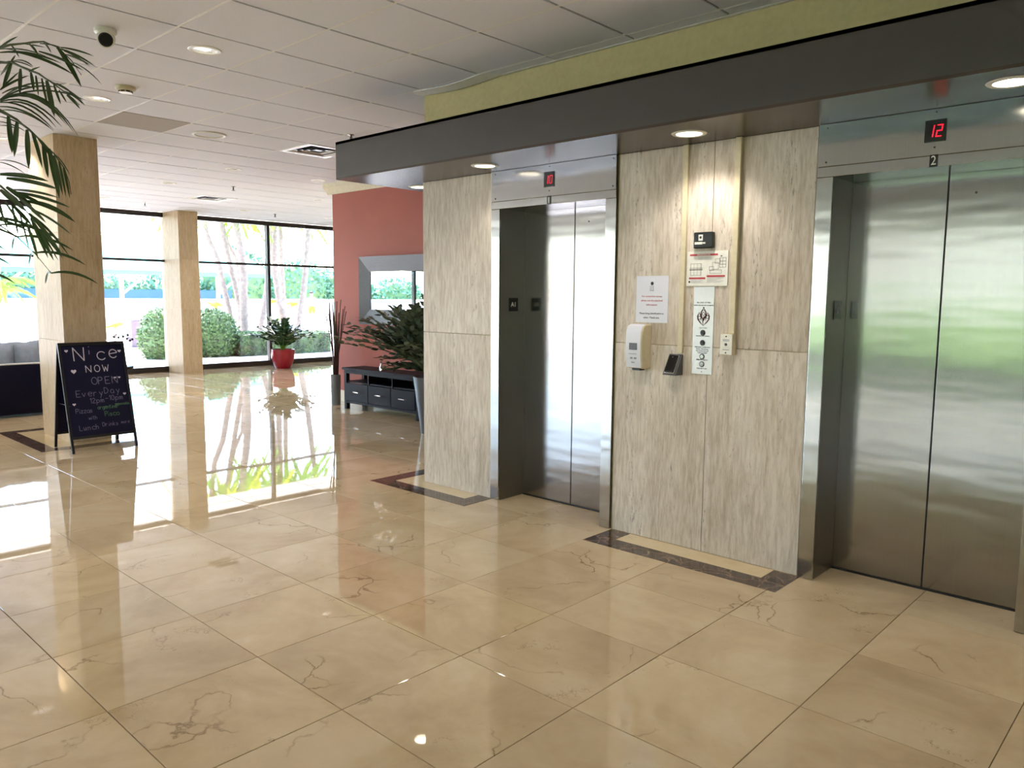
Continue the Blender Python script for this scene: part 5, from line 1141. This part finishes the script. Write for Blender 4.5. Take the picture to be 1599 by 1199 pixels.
for k, (y_, h_, lb) in enumerate(((9.32, 0.50, 'purple-grey planter box on the pool deck, left of the round bush'), (9.72, 0.44, 'purple-grey planter box on the pool deck, touching the round bush'))):
    t_ = thing('planter_box', lb, 'planter', (-24, y_, -0.04), 0, 'planter boxes on the pool deck')
    MB().box(-0.17, -0.15, 0.0, 0.17, 0.15, h_+0.28, c=0.01).obj('box', 'lounger_purple', t_); MB().box(-0.18, -0.16, h_+0.28, 0.18, 0.16, h_+0.31, c=0.006).obj('lid', 'lounger_purple', t_)
# person in yellow shorts on the deck
ps = thing('person', 'person walking on the pool deck in yellow shorts, bare torso', 'person', (-37, 23.75, -0.04), R(-40))
def skin_body(name, verts, edges, rad, mat, parent, sub=2):
    me = bpy.data.meshes.new(name); me.from_pydata(verts, edges, []); o = link(name, me, parent)
    md = o.modifiers.new('skin', 'SKIN')
    for i_, r_ in enumerate(rad): me.skin_vertices[0].data[i_].radius = (r_, r_*0.85) if not isinstance(r_, tuple) else r_
    me.skin_vertices[0].data[0].use_root = True
    o.modifiers.new('sub', 'SUBSURF').levels = sub; o.modifiers['sub'].render_levels = sub
    dg = bpy.context.evaluated_depsgraph_get(); me2 = bpy.data.meshes.new_from_object(o.evaluated_get(dg)); me2.materials.clear(); me2.materials.append(MATS[mat])
    me2.polygons.foreach_set('use_smooth', [True]*len(me2.polygons)); bpy.data.objects.remove(o); return link(name, me2, parent)
V = [(0, 0, 0.92), (0, 0, 1.08), (0, 0, 1.28), (0, 0, 1.42), (0.01, 0, 1.50), (0.02, 0, 1.58), (0.02, 0, 1.66), (0.02, 0, 1.72),
     (0, 0.10, 0.88), (0.10, 0.10, 0.50), (0.06, 0.10, 0.10), (0.18, 0.10, 0.04), (0, -0.10, 0.88), (-0.03, -0.10, 0.50), (-0.18, -0.10, 0.12), (-0.08, -0.10, 0.04),
     (0, 0.19, 1.40), (-0.06, 0.25, 1.14), (0.04, 0.24, 0.90), (0.07, 0.24, 0.80), (0, -0.19, 1.40), (0.06, -0.25, 1.14), (0.20, -0.22, 0.95), (0.26, -0.21, 0.88)]
Ed = [(0, 1), (1, 2), (2, 3), (3, 4), (4, 5), (5, 6), (6, 7), (0, 8), (8, 9), (9, 10), (10, 11), (0, 12), (12, 13), (13, 14), (14, 15), (3, 16), (16, 17), (17, 18), (18, 19), (3, 20), (20, 21), (21, 22), (22, 23)]
Rd = [(0.14, 0.11), (0.13, 0.10), (0.15, 0.11), (0.13, 0.09), 0.055, 0.085, 0.10, 0.07, 0.09, 0.06, 0.04, 0.035, 0.09, 0.06, 0.04, 0.035, 0.055, 0.042, 0.032, 0.025, 0.055, 0.042, 0.032, 0.025]
pb = skin_body('body', V, Ed, Rd, 'skin', ps)
skin_body('shorts', [(0, 0, 1.0), (0, 0, 0.90), (0, 0.10, 0.84), (0.07, 0.10, 0.56), (0, -0.10, 0.84), (-0.02, -0.10, 0.56)], [(0, 1), (1, 2), (2, 3), (1, 4), (4, 5)], [(0.165, 0.135), (0.17, 0.14), 0.12, 0.11, 0.12, 0.11], 'yellow_cloth', ps)
bm = bmesh.new(); bmesh.ops.create_uvsphere(bm, u_segments=16, v_segments=10, radius=0.108)
hr = MB().bm(bm).obj('hair', 'hair_dark', ps, smooth='all', loc=(0.0, 0, 1.70)); hr.scale = (1, 0.9, 0.85)
struct(MB().box(-15.0, -17.0, 3.55, 4.0, -8.25, 3.95).obj('added_shade_roof', 'stucco'))  # unseen roof added to keep sky light off the south windows
for x_ in (-14.0, -8.0, -2.0, 3.4):
    struct(MB().box(x_-0.25, -16.6, -0.04, x_+0.25, -16.1, 3.55).obj('added_roof_column', 'stucco'))  # supports for the added light-blocking roof
# south side: low wall, hedge and pale building
struct(MB().box(-30, -34, -0.04, 14, -33, 6.5).obj('wall_opposite', 'stucco'))
for k in range(9):
    x_ = -22+k*4.2; t_ = thing('lawn_hedge', 'clipped green hedge along the lawn south of the lobby, outside the picture', 'hedge', (x_, -26, -0.04), 0, 'hedges along the south lawn')
    b = MB(); core_(b, (0, 0, 0.55), (2.2, 0.7, 0.62)); foliage(b, (0, 0, 0.55), (2.25, 0.72, 0.65), 900, 0.14, rn); stuff(b.obj('foliage', ['garden_leaf', 'bush_leaf'], t_))
